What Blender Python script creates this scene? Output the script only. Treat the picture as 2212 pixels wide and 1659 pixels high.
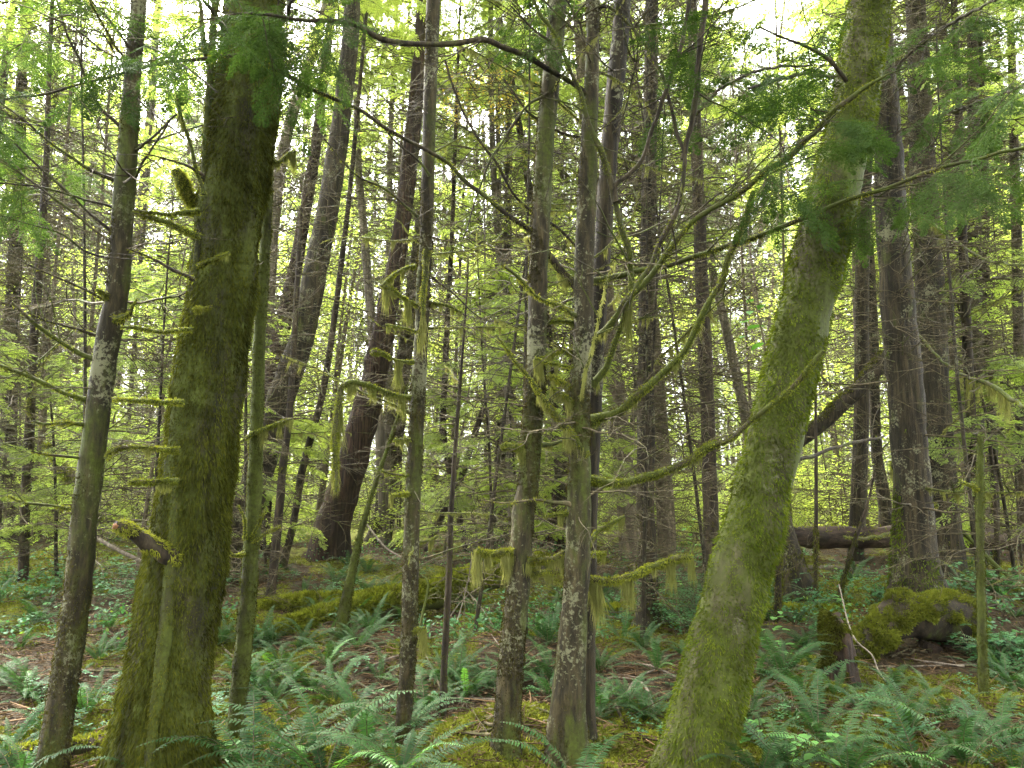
import bpy, math, random
import numpy as np
from math import radians as RAD, sin, cos, pi

# ------------------------------------------------------------------ camera, world, sun, exposure
for o in list(bpy.data.objects):
    bpy.data.objects.remove(o)
SC = bpy.context.scene
COL = SC.collection
CAM_H, PITCH, FPX = 1.6, RAD(7.0), 1551.0          # eye height, upward tilt, focal length in 2212-px-wide photo pixels
cam_d = bpy.data.cameras.new('camera')
cam = bpy.data.objects.new('camera', cam_d)
COL.objects.link(cam)
cam.location = (0, 0, CAM_H)
cam.rotation_euler = (pi / 2 + PITCH, 0, 0)
cam_d.sensor_width = 36.0
cam_d.lens = 36.0 * FPX / 2212.0
cam_d.clip_start, cam_d.clip_end = 0.05, 2000
SC.camera = cam

SUN_EL, SUN_AZ = RAD(52), RAD(-35)                 # behind the trees, to the left
world = bpy.data.worlds.new('World')
SC.world = world
world.use_nodes = True
wn = world.node_tree
bg = wn.nodes['Background']
sky = wn.nodes.new('ShaderNodeTexSky')
sky.sky_type = 'NISHITA'
sky.sun_disc = False
sky.sun_elevation = SUN_EL
sky.sun_rotation = SUN_AZ
sky.air_density, sky.dust_density, sky.ozone_density = 1.0, 4.0, 1.0
hs = wn.nodes.new('ShaderNodeHueSaturation')       # a bright overcast sky: little blue left
hs.inputs['Saturation'].default_value = 0.12
wn.links.new(sky.outputs[0], hs.inputs['Color'])
wn.links.new(hs.outputs[0], bg.inputs[0])
bg.inputs[1].default_value = 0.15

sd = bpy.data.lights.new('sun', 'SUN')
sd.energy, sd.angle, sd.color = 1.2, RAD(16), (1.0, 0.95, 0.85)
so = bpy.data.objects.new('sun', sd)
COL.objects.link(so)
from mathutils import Vector, Matrix, Euler
sdir = Vector((sin(SUN_AZ) * cos(SUN_EL), cos(SUN_AZ) * cos(SUN_EL), sin(SUN_EL)))
so.rotation_euler = (-sdir).to_track_quat('-Z', 'Y').to_euler()
so.location = (-6, 8, 30)

SC.view_settings.view_transform = 'Standard'
SC.view_settings.look = 'None'
SC.view_settings.gamma = 1
SC.view_settings.exposure = 4.5
SC.cycles.max_bounces = 6
SC.cycles.diffuse_bounces = 4
SC.cycles.glossy_bounces = 2
SC.cycles.transmission_bounces = 4
SC.cycles.transparent_max_bounces = 4
SC.cycles.caustics_reflective = SC.cycles.caustics_refractive = False
SC.cycles.use_denoising = True
SC.cycles.sample_clamp_indirect = 6.0

# ------------------------------------------------------------------ helpers
def rs(seed):
    return np.random.RandomState(seed)

def ray(px, py):
    dx, dy = (px - 1106.0) / FPX, (829.5 - py) / FPX
    return np.array([dx, cos(PITCH) - dy * sin(PITCH), sin(PITCH) + dy * cos(PITCH)])

def W(px, py, Y):
    d = ray(px, py)
    return np.array([0, 0, CAM_H]) + d * (Y / d[1])

def depth(p):
    return p[1] * cos(PITCH) + (p[2] - CAM_H) * sin(PITCH)

def proj(p):
    v = np.array(p) - np.array([0, 0, CAM_H])
    zc = v[1] * cos(PITCH) + v[2] * sin(PITCH)
    yc = -v[1] * sin(PITCH) + v[2] * cos(PITCH)
    return 1106 + FPX * v[0] / zc, 829.5 - FPX * yc / zc

def vnoise(p, seed=0):
    p = np.asarray(p, float)
    i = np.floor(p).astype(np.int64)
    f = p - i
    f = f * f * (3 - 2 * f)
    def h(a, b, c):
        n = (a * 374761393 + b * 668265263 + c * 1274126177 + seed * 974634777) & 0x7fffffff
        n = ((n ^ (n >> 13)) * 1274126177) & 0x7fffffff
        n = ((n ^ (n >> 15)) * 668265263) & 0x7fffffff
        return (n ^ (n >> 12)) % 65536 / 32767.5 - 1
    r = 0
    for a in (0, 1):
        for b in (0, 1):
            for c in (0, 1):
                w = (f[:, 0] if a else 1 - f[:, 0]) * (f[:, 1] if b else 1 - f[:, 1]) * (f[:, 2] if c else 1 - f[:, 2])
                r = r + w * h(i[:, 0] + a, i[:, 1] + b, i[:, 2] + c)
    return r

def fbm(p, seed=0, octaves=3):
    p = np.asarray(p, float)
    r, a = 0, 1.0
    for k in range(octaves):
        r = r + a * vnoise(p * 2.0 ** k, seed + k)
        a *= 0.5
    return r

BUMPS = [(4.6, 8.4, 1.2, 0.22), (6.0, 6.6, 1.7, 0.35), (-4.2, 9.0, 2.0, 0.12), (-1.3, 6.2, 0.8, 0.10), (0.0, 6.3, 0.7, 0.12),
         (2.4, 11.5, 1.8, 0.12), (-7, 13, 3.0, 0.25), (1.0, 5.2, 0.6, 0.07), (-2.6, 5.4, 0.7, 0.10), (8, 13, 3, 0.3)]

def ground(x, y):
    x, y = np.asarray(x, float), np.asarray(y, float)
    sh = x.shape
    x, y = x.ravel(), y.ravel()
    P = np.stack([x, y, np.zeros_like(x)], 1)
    z = 0.10 * vnoise(P * 0.35, 3) + 0.08 * vnoise(P * 1.1, 5) + 0.045 * vnoise(P * 3.1, 6) + 0.016 * vnoise(P * 8.3, 8)
    z = z + 0.25 * vnoise(P * 0.06, 9) * np.clip((y - 14) / 20, 0, 1)
    for bx, by, r, h in BUMPS:
        z = z + h * np.exp(-((x - bx) ** 2 + (y - by) ** 2) / (r * r))
    return z.reshape(sh)

def g1(x, y):
    return float(ground(np.array([x]), np.array([y]))[0])

def G(px, py):
    z = 0.0
    for _ in range(6):
        d = ray(px, py)
        dz = min(d[2], -0.02)
        t = (z - CAM_H) / dz
        p = np.array([0, 0, CAM_H]) + d * t
        z = g1(p[0], p[1])
    return np.array([p[0], p[1], z])

def moss_mask(x, y):
    P = np.stack([x, y, np.zeros_like(x)], 1)
    return np.clip(0.68 + 1.0 * vnoise(P * 0.7, 21) + 0.7 * vnoise(P * 2.3, 22) + 0.4 * vnoise(P * 6.1, 23), 0, 1)

class MB:
    def __init__(s):
        s.v, s.f, s.n = [], [], 0
    def add(s, v, f, m=0):
        v = np.asarray(v, np.float32).reshape(-1, 3)
        f = np.asarray(f, np.int64)
        if len(v) == 0 or len(f) == 0:
            return
        s.v.append(v)
        s.f.append((f + s.n, m))
        s.n += len(v)
    def addf(s, f, m=0):
        '''more faces on the vertices added last'''
        s.f.append((np.asarray(f, np.int64) + s.n - len(s.v[-1]), m))
    def mesh(s, name, mats, origin=(0, 0, 0), smooth=True):
        me = bpy.data.meshes.new(name)
        v = np.concatenate(s.v) - np.asarray(origin, np.float32)
        me.vertices.add(len(v))
        me.vertices.foreach_set('co', v.astype(np.float32).ravel())
        idx = np.concatenate([f.ravel() for f, m in s.f])
        tot = np.concatenate([np.full(len(f), f.shape[1]) for f, m in s.f])
        mi = np.concatenate([np.full(len(f), m) for f, m in s.f])
        st = np.concatenate([[0], np.cumsum(tot)[:-1]])
        me.loops.add(len(idx))
        me.loops.foreach_set('vertex_index', idx.astype(np.int32))
        me.polygons.add(len(tot))
        me.polygons.foreach_set('loop_start', st.astype(np.int32))
        me.polygons.foreach_set('loop_total', tot.astype(np.int32))
        me.polygons.foreach_set('material_index', mi.astype(np.int32))
        me.polygons.foreach_set('use_smooth', np.full(len(tot), smooth))
        for m in (mats if isinstance(mats, (list, tuple)) else [mats]):
            me.materials.append(m)
        me.update()
        return me
    def build(s, name, mats, parent=None, origin=(0, 0, 0), smooth=True):
        return place(name, s.mesh(name, mats, origin, smooth), parent)

def place(name, me, parent=None, loc=(0, 0, 0), rot=(0, 0, 0), scale=(1, 1, 1)):
    o = bpy.data.objects.new(name, me)
    COL.objects.link(o)
    o.location, o.rotation_euler, o.scale = loc, rot, scale
    if parent is not None:
        o.parent = parent
    return o

def tag(o, label=None, cat=None, group=None, kind=None):
    for k, v in (('label', label), ('category', cat), ('group', group), ('kind', kind)):
        if v:
            o[k] = v
    return o

def empty(name, loc, label, cat, group=None):
    o = bpy.data.objects.new(name, None)
    COL.objects.link(o)
    o.location = loc
    o.empty_display_size = 0.2
    return tag(o, label, cat, group)

def resample(pts, step):
    """Catmull-Rom through the rows of pts (x, y, z, radius...), about one row per step metres."""
    p = np.asarray(pts, float)
    if len(p) < 2:
        return p
    q = np.vstack([2 * p[0] - p[1], p, 2 * p[-1] - p[-2]])
    out = []
    for i in range(1, len(q) - 2):
        n = max(1, int(np.linalg.norm(q[i + 1, :3] - q[i, :3]) / step))
        t = (np.arange(n) / n)[:, None]
        a, b, c, d = q[i - 1], q[i], q[i + 1], q[i + 2]
        out.append(0.5 * (2 * b + (c - a) * t + (2 * a - 5 * b + 4 * c - d) * t ** 2 + (3 * b - a - 3 * c + d) * t ** 3))
    out.append(p[-1:])
    r = np.vstack(out)
    r[:, 3] = np.maximum(r[:, 3], 0.0008)
    return r

def frames(P):
    T = np.gradient(P, axis=0)
    T /= np.linalg.norm(T, axis=1, keepdims=True) + 1e-9
    ref = np.array([0.0, -1.0, 0.02])
    N = ref - (T @ ref)[:, None] * T
    N /= np.linalg.norm(N, axis=1, keepdims=True) + 1e-9
    return T, N, np.cross(T, N)

def tube(mb, pts, nseg=8, mat=0, rough=None, seed=0, cap=True):
    """pts rows (x, y, z, r). rough(P) -> factor on the radius. Returns the surface grid (rings, nseg, 3)."""
    pts = np.asarray(pts, float)
    P, R = pts[:, :3], pts[:, 3]
    T, N, B = frames(P)
    a = np.linspace(0, 2 * pi, nseg, endpoint=False)
    D = N[:, None, :] * np.cos(a)[None, :, None] + B[:, None, :] * np.sin(a)[None, :, None]
    V = P[:, None, :] + D * R[:, None, None]
    if rough is not None:
        k = rough(V.reshape(-1, 3)).reshape(len(P), nseg)
        V = P[:, None, :] + D * (R[:, None] * k)[:, :, None]
    n = len(P)
    i = np.arange(n - 1)[:, None] * nseg + np.arange(nseg)[None, :]
    j = np.arange(n - 1)[:, None] * nseg + (np.arange(nseg)[None, :] + 1) % nseg
    F = np.stack([i, j, j + nseg, i + nseg], 2).reshape(-1, 4)
    base = V.reshape(-1, 3)
    mb.add(base, F, mat)
    if cap:
        for ring, c in ((0, P[0]), (n - 1, P[-1])):
            vv = np.vstack([V[ring], c[None]])
            k = np.arange(nseg)
            ff = np.stack([k, (k + 1) % nseg, np.full(nseg, nseg)], 1)
            mb.add(vv, ff if ring else ff[:, ::-1], mat)
    return V

def unit(v):
    return v / (np.linalg.norm(v, axis=-1, keepdims=True) + 1e-9)

def strands(mb, P, D, L, Wd, r, mat=0, bend=None):
    """thin two-segment blades from P along D"""
    n = len(P)
    if n == 0:
        return
    S = unit(np.cross(D, r.normal(size=(n, 3))))
    L = np.asarray(L).reshape(-1, 1)
    Wd = np.asarray(Wd).reshape(-1, 1)
    b = np.zeros((n, 3)) if bend is None else bend
    mid = P + D * L * 0.55 + b * 0.35
    tip = P + D * L + b
    V = np.stack([P - S * Wd * .5, P + S * Wd * .5, mid + S * Wd * .42, mid - S * Wd * .42, tip], 1).reshape(-1, 3)
    k = np.arange(n)[:, None] * 5
    mb.add(V, k + np.array([[0, 1, 2, 3]]), mat)
    mb.addf(k + np.array([[3, 2, 4]]), mat)

def surf_points(V, n, r):
    """random points on a tube grid with outward normals"""
    m, s, _ = V.shape
    C = V.mean(1)
    rr = np.linalg.norm(V - C[:, None], axis=2).mean(1)
    seg = np.linalg.norm(np.diff(C, axis=0), axis=1)
    w = seg * (rr[:-1] + rr[1:]) * .5
    w = w / w.sum()
    i = r.choice(m - 1, n, p=w)
    j = r.randint(0, s, n)
    u, v = r.rand(n, 1), r.rand(n, 1)
    j2 = (j + 1) % s
    P = (V[i, j] * (1 - v) + V[i, j2] * v) * (1 - u) + (V[i + 1, j] * (1 - v) + V[i + 1, j2] * v) * u
    N = unit(P - (C[i] * (1 - u) + C[i + 1] * u))
    return P, N

def fur(mb, V, n, r, L=0.018, wd=0.005, thresh=-2, seed=0, down=1.0, sc=7.0, zstretch=0.35, mat=0, foot=0.0, side=.3):
    P, N = surf_points(V, n, r)
    q = P * np.array([sc, sc, sc * zstretch])
    m = fbm(q, seed, 3)
    k = m - side * N[:, 0] + foot * (1.0 - np.minimum(P[:, 2], 2.2)) > thresh
    P, N, m = P[k], N[k], m[k]
    D = unit(N * 0.75 + np.array([0, 0, -1.0]) * down + r.normal(size=P.shape) * 0.35)
    ln = L * (0.5 + r.rand(len(P))) * np.clip(0.8 + 0.5 * m, .4, 1.6)
    P = P + N * (L * .5 * np.clip(fbm(P * 17, seed + 4, 2), 0, 1.2))[:, None]
    strands(mb, P - N * 0.002, D, ln, wd * (0.7 + .6 * r.rand(len(P))), r, mat)

def curtain(mb, pts, n, maxlen, r, seed=0, wd=0.006, mat=0):
    """moss hanging under a branch in ragged, tapering tassels"""
    n = int(n * 2.0)
    wd = wd * .48
    seg = np.linalg.norm(np.diff(pts[:, :3], axis=0), axis=1)
    S = np.concatenate([[0], np.cumsum(seg)])
    tot = S[-1]
    nc = max(3, int(tot / .013))
    cu = r.rand(nc) * tot
    env = np.clip(.55 + .9 * vnoise(np.stack([cu * 26, cu * 0 + seed, cu * 0], 1), seed), .05, 1.2)
    cl = 1.3 * maxlen * env * (.05 + .95 * r.rand(nc) ** 2.4)
    c = r.choice(nc, n, p=(cl + .01) / (cl + .01).sum())
    off = r.normal(size=n) * .007
    u = np.clip(cu[c] + off, 0, tot)
    C = np.stack([np.interp(u, S, pts[:, k]) for k in range(4)], 1)
    T = unit(np.stack([np.interp(u, S, np.gradient(pts[:, k])) for k in range(3)], 1))
    P = C[:, :3] + r.normal(size=(n, 3)) * (C[:, 3:4] * .45)
    P[:, 2] -= C[:, 3] * .5
    L = cl[c] * (.35 + .65 * r.rand(n))
    L = L * np.exp(-(off / .014) ** 2)
    D = unit(np.array([0, 0, -1.0]) + r.normal(size=(n, 3)) * np.array([.09, .09, .01]))
    strands(mb, P, D, L, wd * (.6 + .8 * r.rand(n)), r, mat, bend=-T * off[:, None] * .8 + r.normal(size=(n, 3)) * (L[:, None] * .05))

# ------------------------------------------------------------------ materials
def nodes(name):
    m = bpy.data.materials.new(name)
    m.use_nodes = True
    nt = m.node_tree
    for x in list(nt.nodes):
        nt.nodes.remove(x)
    out = nt.nodes.new('ShaderNodeOutputMaterial')
    return m, nt, out

def ramp(nt, src, stops):
    n = nt.nodes.new('ShaderNodeValToRGB')
    e = n.color_ramp.elements
    while len(e) < len(stops):
        e.new(0.5)
    for x, (p, c) in zip(e, stops):
        x.position = p
        x.color = (*c, 1) if len(c) == 3 else c
    nt.links.new(src, n.inputs[0])
    return n.outputs[0]

def noise(nt, vec, scale, detail=5, rough=.6):
    n = nt.nodes.new('ShaderNodeTexNoise')
    n.inputs['Scale'].default_value = scale
    n.inputs['Detail'].default_value = detail
    n.inputs['Roughness'].default_value = rough
    nt.links.new(vec, n.inputs['Vector'])
    return n.outputs[0]

def mapped(nt, scale):
    tc = nt.nodes.new('ShaderNodeTexCoord')
    mp = nt.nodes.new('ShaderNodeMapping')
    mp.inputs['Scale'].default_value = scale
    nt.links.new(tc.outputs['Object'], mp.inputs[0])
    return mp.outputs[0]

def mix(nt, fac, a, b):
    n = nt.nodes.new('ShaderNodeMix')
    n.data_type = 'RGBA'
    for s, v in ((n.inputs[0], fac), (n.inputs[6], a), (n.inputs[7], b)):
        if isinstance(v, (tuple, list)):
            s.default_value = (*v, 1)
        elif isinstance(v, float):
            s.default_value = v
        else:
            nt.links.new(v, s)
    return n.outputs[2]

def bark(name, dark, light, lichen=0.0, moss=0.0, fiber=3.0, scale=16.0, bump=0.6, mosscol=(0.044, 0.054, 0.006), lichcol=(0.12, 0.118, 0.065)):
    m, nt, out = nodes(name)
    v = mapped(nt, (scale, scale, fiber))
    n1 = noise(nt, v, 1.0, 10, .72)
    vo = mapped(nt, (1, 1, 1))
    nb = noise(nt, mapped(nt, (3.5, 3.5, 1.2)), 1.0, 3, .5)
    col = ramp(nt, n1, [(.40, dark), (.51, tuple(a * .6 + b * .4 for a, b in zip(dark, light))), (.63, tuple(c * 1.12 for c in light))])
    col = mix(nt, ramp(nt, nb, [(.35, (0, 0, 0)), (.68, (.75, .75, .75))]), col, tuple(c * .5 for c in dark))
    if lichen:
        n2 = noise(nt, vo, 48.0, 6, .7)
        n3 = noise(nt, vo, 4.0, 3, .6)
        ad = nt.nodes.new('ShaderNodeMath'); ad.operation = 'ADD'
        nt.links.new(n2, ad.inputs[0]); nt.links.new(n3, ad.inputs[1])
        f = ramp(nt, ad.outputs[0], [(1.0 - 0.0, (0, 0, 0)), (1.0, (0, 0, 0))])
        sb = nt.nodes.new('ShaderNodeMapRange')
        nt.links.new(ad.outputs[0], sb.inputs[0])
        sb.inputs[1].default_value = 1.17 - lichen * .17
        sb.inputs[2].default_value = 1.25 - lichen * .17
        col = mix(nt, sb.outputs[0], col, lichcol)
    if moss:
        n4 = noise(nt, mapped(nt, (5, 5, 1.6)), 1.0, 6, .65)
        sb = nt.nodes.new('ShaderNodeMapRange')
        nt.links.new(n4, sb.inputs[0])
        sb.inputs[1].default_value = 0.72 - moss * .42
        sb.inputs[2].default_value = 0.84 - moss * .42
        n5 = noise(nt, vo, 40.0, 4, .7)
        mc = ramp(nt, n5, [(.3, tuple(c * .55 for c in mosscol)), (.7, tuple(c * 1.35 for c in mosscol))])
        col = mix(nt, sb.outputs[0], col, mc)
    p = nt.nodes.new('ShaderNodeBsdfPrincipled')
    nt.links.new(col, p.inputs['Base Color'])
    p.inputs['Roughness'].default_value = .88
    p.inputs['Specular IOR Level'].default_value = .25
    b = nt.nodes.new('ShaderNodeBump')
    b.inputs['Strength'].default_value = bump
    b.inputs['Distance'].default_value = .02
    nt.links.new(n1, b.inputs['Height'])
    nt.links.new(b.outputs[0], p.inputs['Normal'])
    nt.links.new(p.outputs[0], out.inputs[0])
    return m

def leafmat(name, cols, trans=None, tfac=.4, rough=.5, spec=.3, clump=None):
    m, nt, out = nodes(name)
    ge = nt.nodes.new('ShaderNodeNewGeometry')
    oi = nt.nodes.new('ShaderNodeObjectInfo')
    ad = nt.nodes.new('ShaderNodeMath'); ad.operation = 'MULTIPLY_ADD'
    nt.links.new(oi.outputs['Random'], ad.inputs[0])
    ad.inputs[1].default_value = .45
    ml = nt.nodes.new('ShaderNodeMath'); ml.operation = 'MULTIPLY'
    nt.links.new(ge.outputs['Random Per Island'], ml.inputs[0])
    ml.inputs[1].default_value = .55
    nt.links.new(ml.outputs[0], ad.inputs[2])
    k = len(cols) - 1
    c = ramp(nt, ad.outputs[0], [(i / k, x) for i, x in enumerate(cols)])
    if clump:
        nz = noise(nt, mapped(nt, clump), 1.0, 4, .6)
        g = nt.nodes.new('ShaderNodeMix'); g.data_type = 'RGBA'; g.blend_type = 'MULTIPLY'
        g.inputs[0].default_value = 1.0
        nt.links.new(c, g.inputs[6])
        nt.links.new(ramp(nt, nz, [(.32, (.38, .36, .30)), (.52, (.85, .85, .8)), (.72, (1.3, 1.25, 1.1))]), g.inputs[7])
        c = g.outputs[2]
    p = nt.nodes.new('ShaderNodeBsdfPrincipled')
    nt.links.new(c, p.inputs['Base Color'])
    p.inputs['Roughness'].default_value = rough
    p.inputs['Specular IOR Level'].default_value = spec
    sh = p.outputs[0]
    if trans:
        t = nt.nodes.new('ShaderNodeBsdfTranslucent')
        mm = nt.nodes.new('ShaderNodeMix'); mm.data_type = 'RGBA'; mm.blend_type = 'MULTIPLY'
        mm.inputs[0].default_value = 1.0
        nt.links.new(c, mm.inputs[6])
        mm.inputs[7].default_value = (*trans, 1)
        nt.links.new(mm.outputs[2], t.inputs[0])
        mx = nt.nodes.new('ShaderNodeMixShader')
        mx.inputs[0].default_value = tfac
        nt.links.new(p.outputs[0], mx.inputs[1])
        nt.links.new(t.outputs[0], mx.inputs[2])
        sh = mx.outputs[0]
    nt.links.new(sh, out.inputs[0])
    return m

M = {}
M['bark_lichen'] = bark('bark_lichen', (.014, .0108, .0044), (.068, .053, .022), lichen=.66, moss=.55, fiber=5, scale=24, bump=.9)
M['bark_hemlock'] = bark('bark_hemlock', (.010, .0076, .0036), (.056, .042, .020), lichen=.3, moss=.3, fiber=2.5, scale=26, bump=1.0)
M['bark_cedar'] = bark('bark_cedar', (.012, .007, .004), (.062, .036, .020), moss=.15, fiber=.9, scale=26, bump=.9)
M['bark_dark'] = bark('bark_dark', (.014, .010, .006), (.062, .045, .024), moss=.35)
M['bark_pale'] = bark('bark_pale', (.08, .07, .05), (.24, .20, .15), moss=.2, fiber=1.2)
M['bark_back'] = bark('bark_back', (.05, .038, .024), (.17, .135, .085), lichen=.4, moss=.3)
M['bark_mossy'] = bark('bark_mossy', (.014, .012, .006), (.05, .044, .018), moss=.8)
M['bark_maple'] = bark('bark_maple', (.04, .036, .014), (.10, .09, .045), lichen=.35, moss=.8, fiber=8)
M['bark_log'] = bark('bark_log', (.016, .010, .006), (.075, .050, .030), moss=.15, fiber=16, scale=5)
M['twig'] = bark('twig', (.035, .028, .014), (.15, .12, .062), moss=.45, scale=30, bump=.2)
M['limb'] = bark('limb', (.016, .012, .006), (.070, .053, .026), moss=.5, scale=30, fiber=8, bump=.8)
M['twig_mossy'] = bark('twig_mossy', (.03, .024, .014), (.09, .075, .03), moss=.8, scale=30, bump=.2)
M['twig_pale'] = bark('twig_pale', (.09, .07, .05), (.25, .21, .155), scale=30, bump=.2)
M['wood_raw'] = bark('wood_raw', (.16, .07, .025), (.40, .22, .09), scale=30, fiber=20)
M['moss_green'] = leafmat('moss_green', [(.018, .029, .002), (.046, .072, .004), (.080, .112, .007), (.12, .142, .014)], (1.3, 1.3, .8), .3, .8, .1, clump=(6, 6, 5))
M['moss'] = leafmat('moss', [(.016, .020, .002), (.040, .047, .004), (.076, .082, .008), (.12, .12, .016)], (1.3, 1.3, .8), .3, .8, .1, clump=(9, 9, 2))
M['moss_floor'] = leafmat('moss_floor', [(.050, .066, .008), (.10, .118, .012), (.165, .175, .022)], (1.3, 1.3, .8), .3, .8, .1, clump=(5, 5, 5))
M['moss_brown'] = leafmat('moss_brown', [(.022, .018, .006), (.042, .036, .010), (.060, .056, .012), (.10, .095, .024)], (1.3, 1.3, .8), .25, .85, .1, clump=(12, 12, 3))
M['moss_bright'] = leafmat('moss_bright', [(.080, .10, .010), (.16, .18, .017), (.26, .265, .036)], (1.3, 1.3, .8), .3, .8, .1, clump=(7, 7, 7))
M['moss_hang'] = leafmat('moss_hang', [(.10, .11, .024), (.165, .172, .045), (.235, .23, .075)], (1.3, 1.3, .9), .4, .8, .1)
M['fern'] = leafmat('fern', [(.012, .036, .011), (.022, .058, .015), (.042, .088, .023)], (1.6, 1.8, .8), .25, .6, .12)
M['fern_bright'] = leafmat('fern_bright', [(.06, .16, .03), (.09, .22, .04)], (1.6, 1.6, .7), .35, .5, .4)
M['cedar'] = leafmat('cedar', [(.018, .034, .010), (.032, .056, .014), (.055, .085, .022)], (1.8, 2.0, .9), .32, .8, .06)
M['needle'] = leafmat('needle', [(.080, .112, .030), (.165, .21, .054), (.275, .315, .090)], (2.2, 2.25, 1.25), .55, .6, .2)
M['needle_far'] = leafmat('needle_far', [(.055, .078, .026), (.11, .142, .044), (.18, .21, .072)], (1.7, 1.75, 1.15), .45, .7, .08)
M['leaf_light'] = leafmat('leaf_light', [(.12, .165, .035), (.20, .255, .055), (.30, .35, .09)], (1.9, 1.9, 1.0), .55, .6, .2)
M['leaf_mid'] = leafmat('leaf_mid', [(.05, .09, .02), (.085, .14, .028), (.14, .20, .04)], (1.9, 2.1, .9), .45, .6, .2)
M['leaf_orange'] = leafmat('leaf_orange', [(.26, .28, .05), (.38, .32, .06), (.42, .27, .05)], (1.6, 1.5, .9), .5, .6, .2)
M['salal'] = leafmat('salal', [(.022, .075, .03), (.045, .12, .045), (.07, .17, .06)], (1.6, 1.8, .8), .3, .5, .22)
M['leaf_brown'] = leafmat('leaf_brown', [(.030, .019, .010), (.07, .043, .021), (.15, .092, .042), (.25, .19, .09)], None, 0, .8, .1)

def ground_material():
    m, nt, out = nodes('forest_floor')
    v = mapped(nt, (1, 1, 1))
    a = noise(nt, v, 22.0, 10, .7)
    b = noise(nt, v, 5.0, 6, .6)
    litter = ramp(nt, a, [(.30, (.012, .009, .005)), (.48, (.032, .023, .012)), (.60, (.062, .045, .022)), (.75, (.12, .088, .046))])
    at = nt.nodes.new('ShaderNodeAttribute')
    at.attribute_name = 'moss'
    mosscol = ramp(nt, a, [(.3, (.05, .05, .008)), (.55, (.10, .108, .014)), (.75, (.17, .165, .025))])
    ad = nt.nodes.new('ShaderNodeMath'); ad.operation = 'MULTIPLY_ADD'
    nt.links.new(b, ad.inputs[0]); ad.inputs[1].default_value = .7
    nt.links.new(at.outputs['Fac'], ad.inputs[2])
    f = nt.nodes.new('ShaderNodeMapRange')
    nt.links.new(ad.outputs[0], f.inputs[0])
    f.inputs[1].default_value, f.inputs[2].default_value = .85, 1.1
    col = mix(nt, f.outputs[0], litter, mosscol)
    p = nt.nodes.new('ShaderNodeBsdfPrincipled')
    nt.links.new(col, p.inputs['Base Color'])
    p.inputs['Roughness'].default_value = .95
    p.inputs['Specular IOR Level'].default_value = .15
    bp = nt.nodes.new('ShaderNodeBump')
    bp.inputs['Strength'].default_value = .9
    bp.inputs['Distance'].default_value = .04
    nt.links.new(a, bp.inputs['Height'])
    nt.links.new(bp.outputs[0], p.inputs['Normal'])
    nt.links.new(p.outputs[0], out.inputs[0])
    return m

# ------------------------------------------------------------------ ground
def build_ground():
    nv, nu = 330, 300
    t = np.linspace(0, 1, nv)
    y = -12 + 15 * np.minimum(t / .12, 1) + np.where(t > .12, 1, 0) * (((t - .12) / .88) ** 2.4 * 330 + (t - .12) / .88 * 9)
    u = np.linspace(-1, 1, nu)
    u = np.sign(u) * (.45 * np.abs(u) + .55 * np.abs(u) ** 3)
    half = 14 + np.maximum(y, 0) * 1.25
    X = u[None, :] * half[:, None]
    Y = np.repeat(y[:, None], nu, 1)
    Z = ground(X, Y)
    V = np.stack([X, Y, Z], 2).reshape(-1, 3)
    i = (np.arange(nv - 1)[:, None] * nu + np.arange(nu - 1)[None, :]).ravel()
    mb = MB()
    mb.add(V, np.stack([i, i + 1, i + nu + 1, i + nu], 1))
    o = mb.build('forest_floor', ground_material())
    at = o.data.attributes.new('moss', 'FLOAT', 'POINT')
    at.data.foreach_set('value', moss_mask(V[:, 0], V[:, 1]).astype(np.float32))
    tag(o, 'brown forest floor of needle litter and moss patches under the trees', None, None, 'structure')
build_ground()

# ------------------------------------------------------------------ foliage pieces (numpy templates, +x is outward)
def spray_template(pairs, leaves, leaf_l, leaf_w, seed, flat=.12):
    """a flat fan of conifer needles, unit length: leaves are small kites along alternate branchlets"""
    r = rs(seed)
    V = []
    def kite(p, d, l, w):
        s = np.array([-d[1], d[0], r.normal() * .5]); s /= np.linalg.norm(s)
        V.append(np.array([p, p + d * l * .5 + s * w * .5, p + d * l, p + d * l * .5 - s * w * .5]))
    for k in range(pairs):
        t = (k + .6) / pairs
        for sg in (-1, 1):
            if r.rand() < .12:
                continue
            a = sg * RAD(r.uniform(38, 62)) * (1 - .45 * t)
            bl = .42 * (1 - t) ** .7 * (.35 + .65 * min(1, t * 4)) * r.uniform(.75, 1.2)
            p0 = np.array([t, 0, -flat * t * t])
            d = np.array([cos(a), sin(a), r.normal() * .08 - .18])
            d /= np.linalg.norm(d)
            for j in range(leaves):
                q = (j + .5) / leaves
                p = p0 + d * bl * q + np.array([0, 0, -.10 * bl * q * q])
                for s2 in (-1, 1):
                    a2 = a + s2 * RAD(r.uniform(25, 45))
                    kite(p, np.array([cos(a2), sin(a2), r.normal() * .15 - .1]), leaf_l * r.uniform(.7, 1.2) * (1 - .4 * q), leaf_w)
            kite(p0 + d * bl, d, leaf_l * .9, leaf_w)
    V = np.array(V)
    return V.reshape(-1, 3), np.arange(len(V) * 4).reshape(-1, 4)

SPRAY_FINE = [spray_template(13, 6, .055, .018, 100 + k) for k in range(4)]
SPRAY_MID = [spray_template(9, 3, .12, .04, 120 + k) for k in range(4)]
SPRAY_FAR = [spray_template(6, 2, .20, .075, 140 + k) for k in range(4)]

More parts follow.
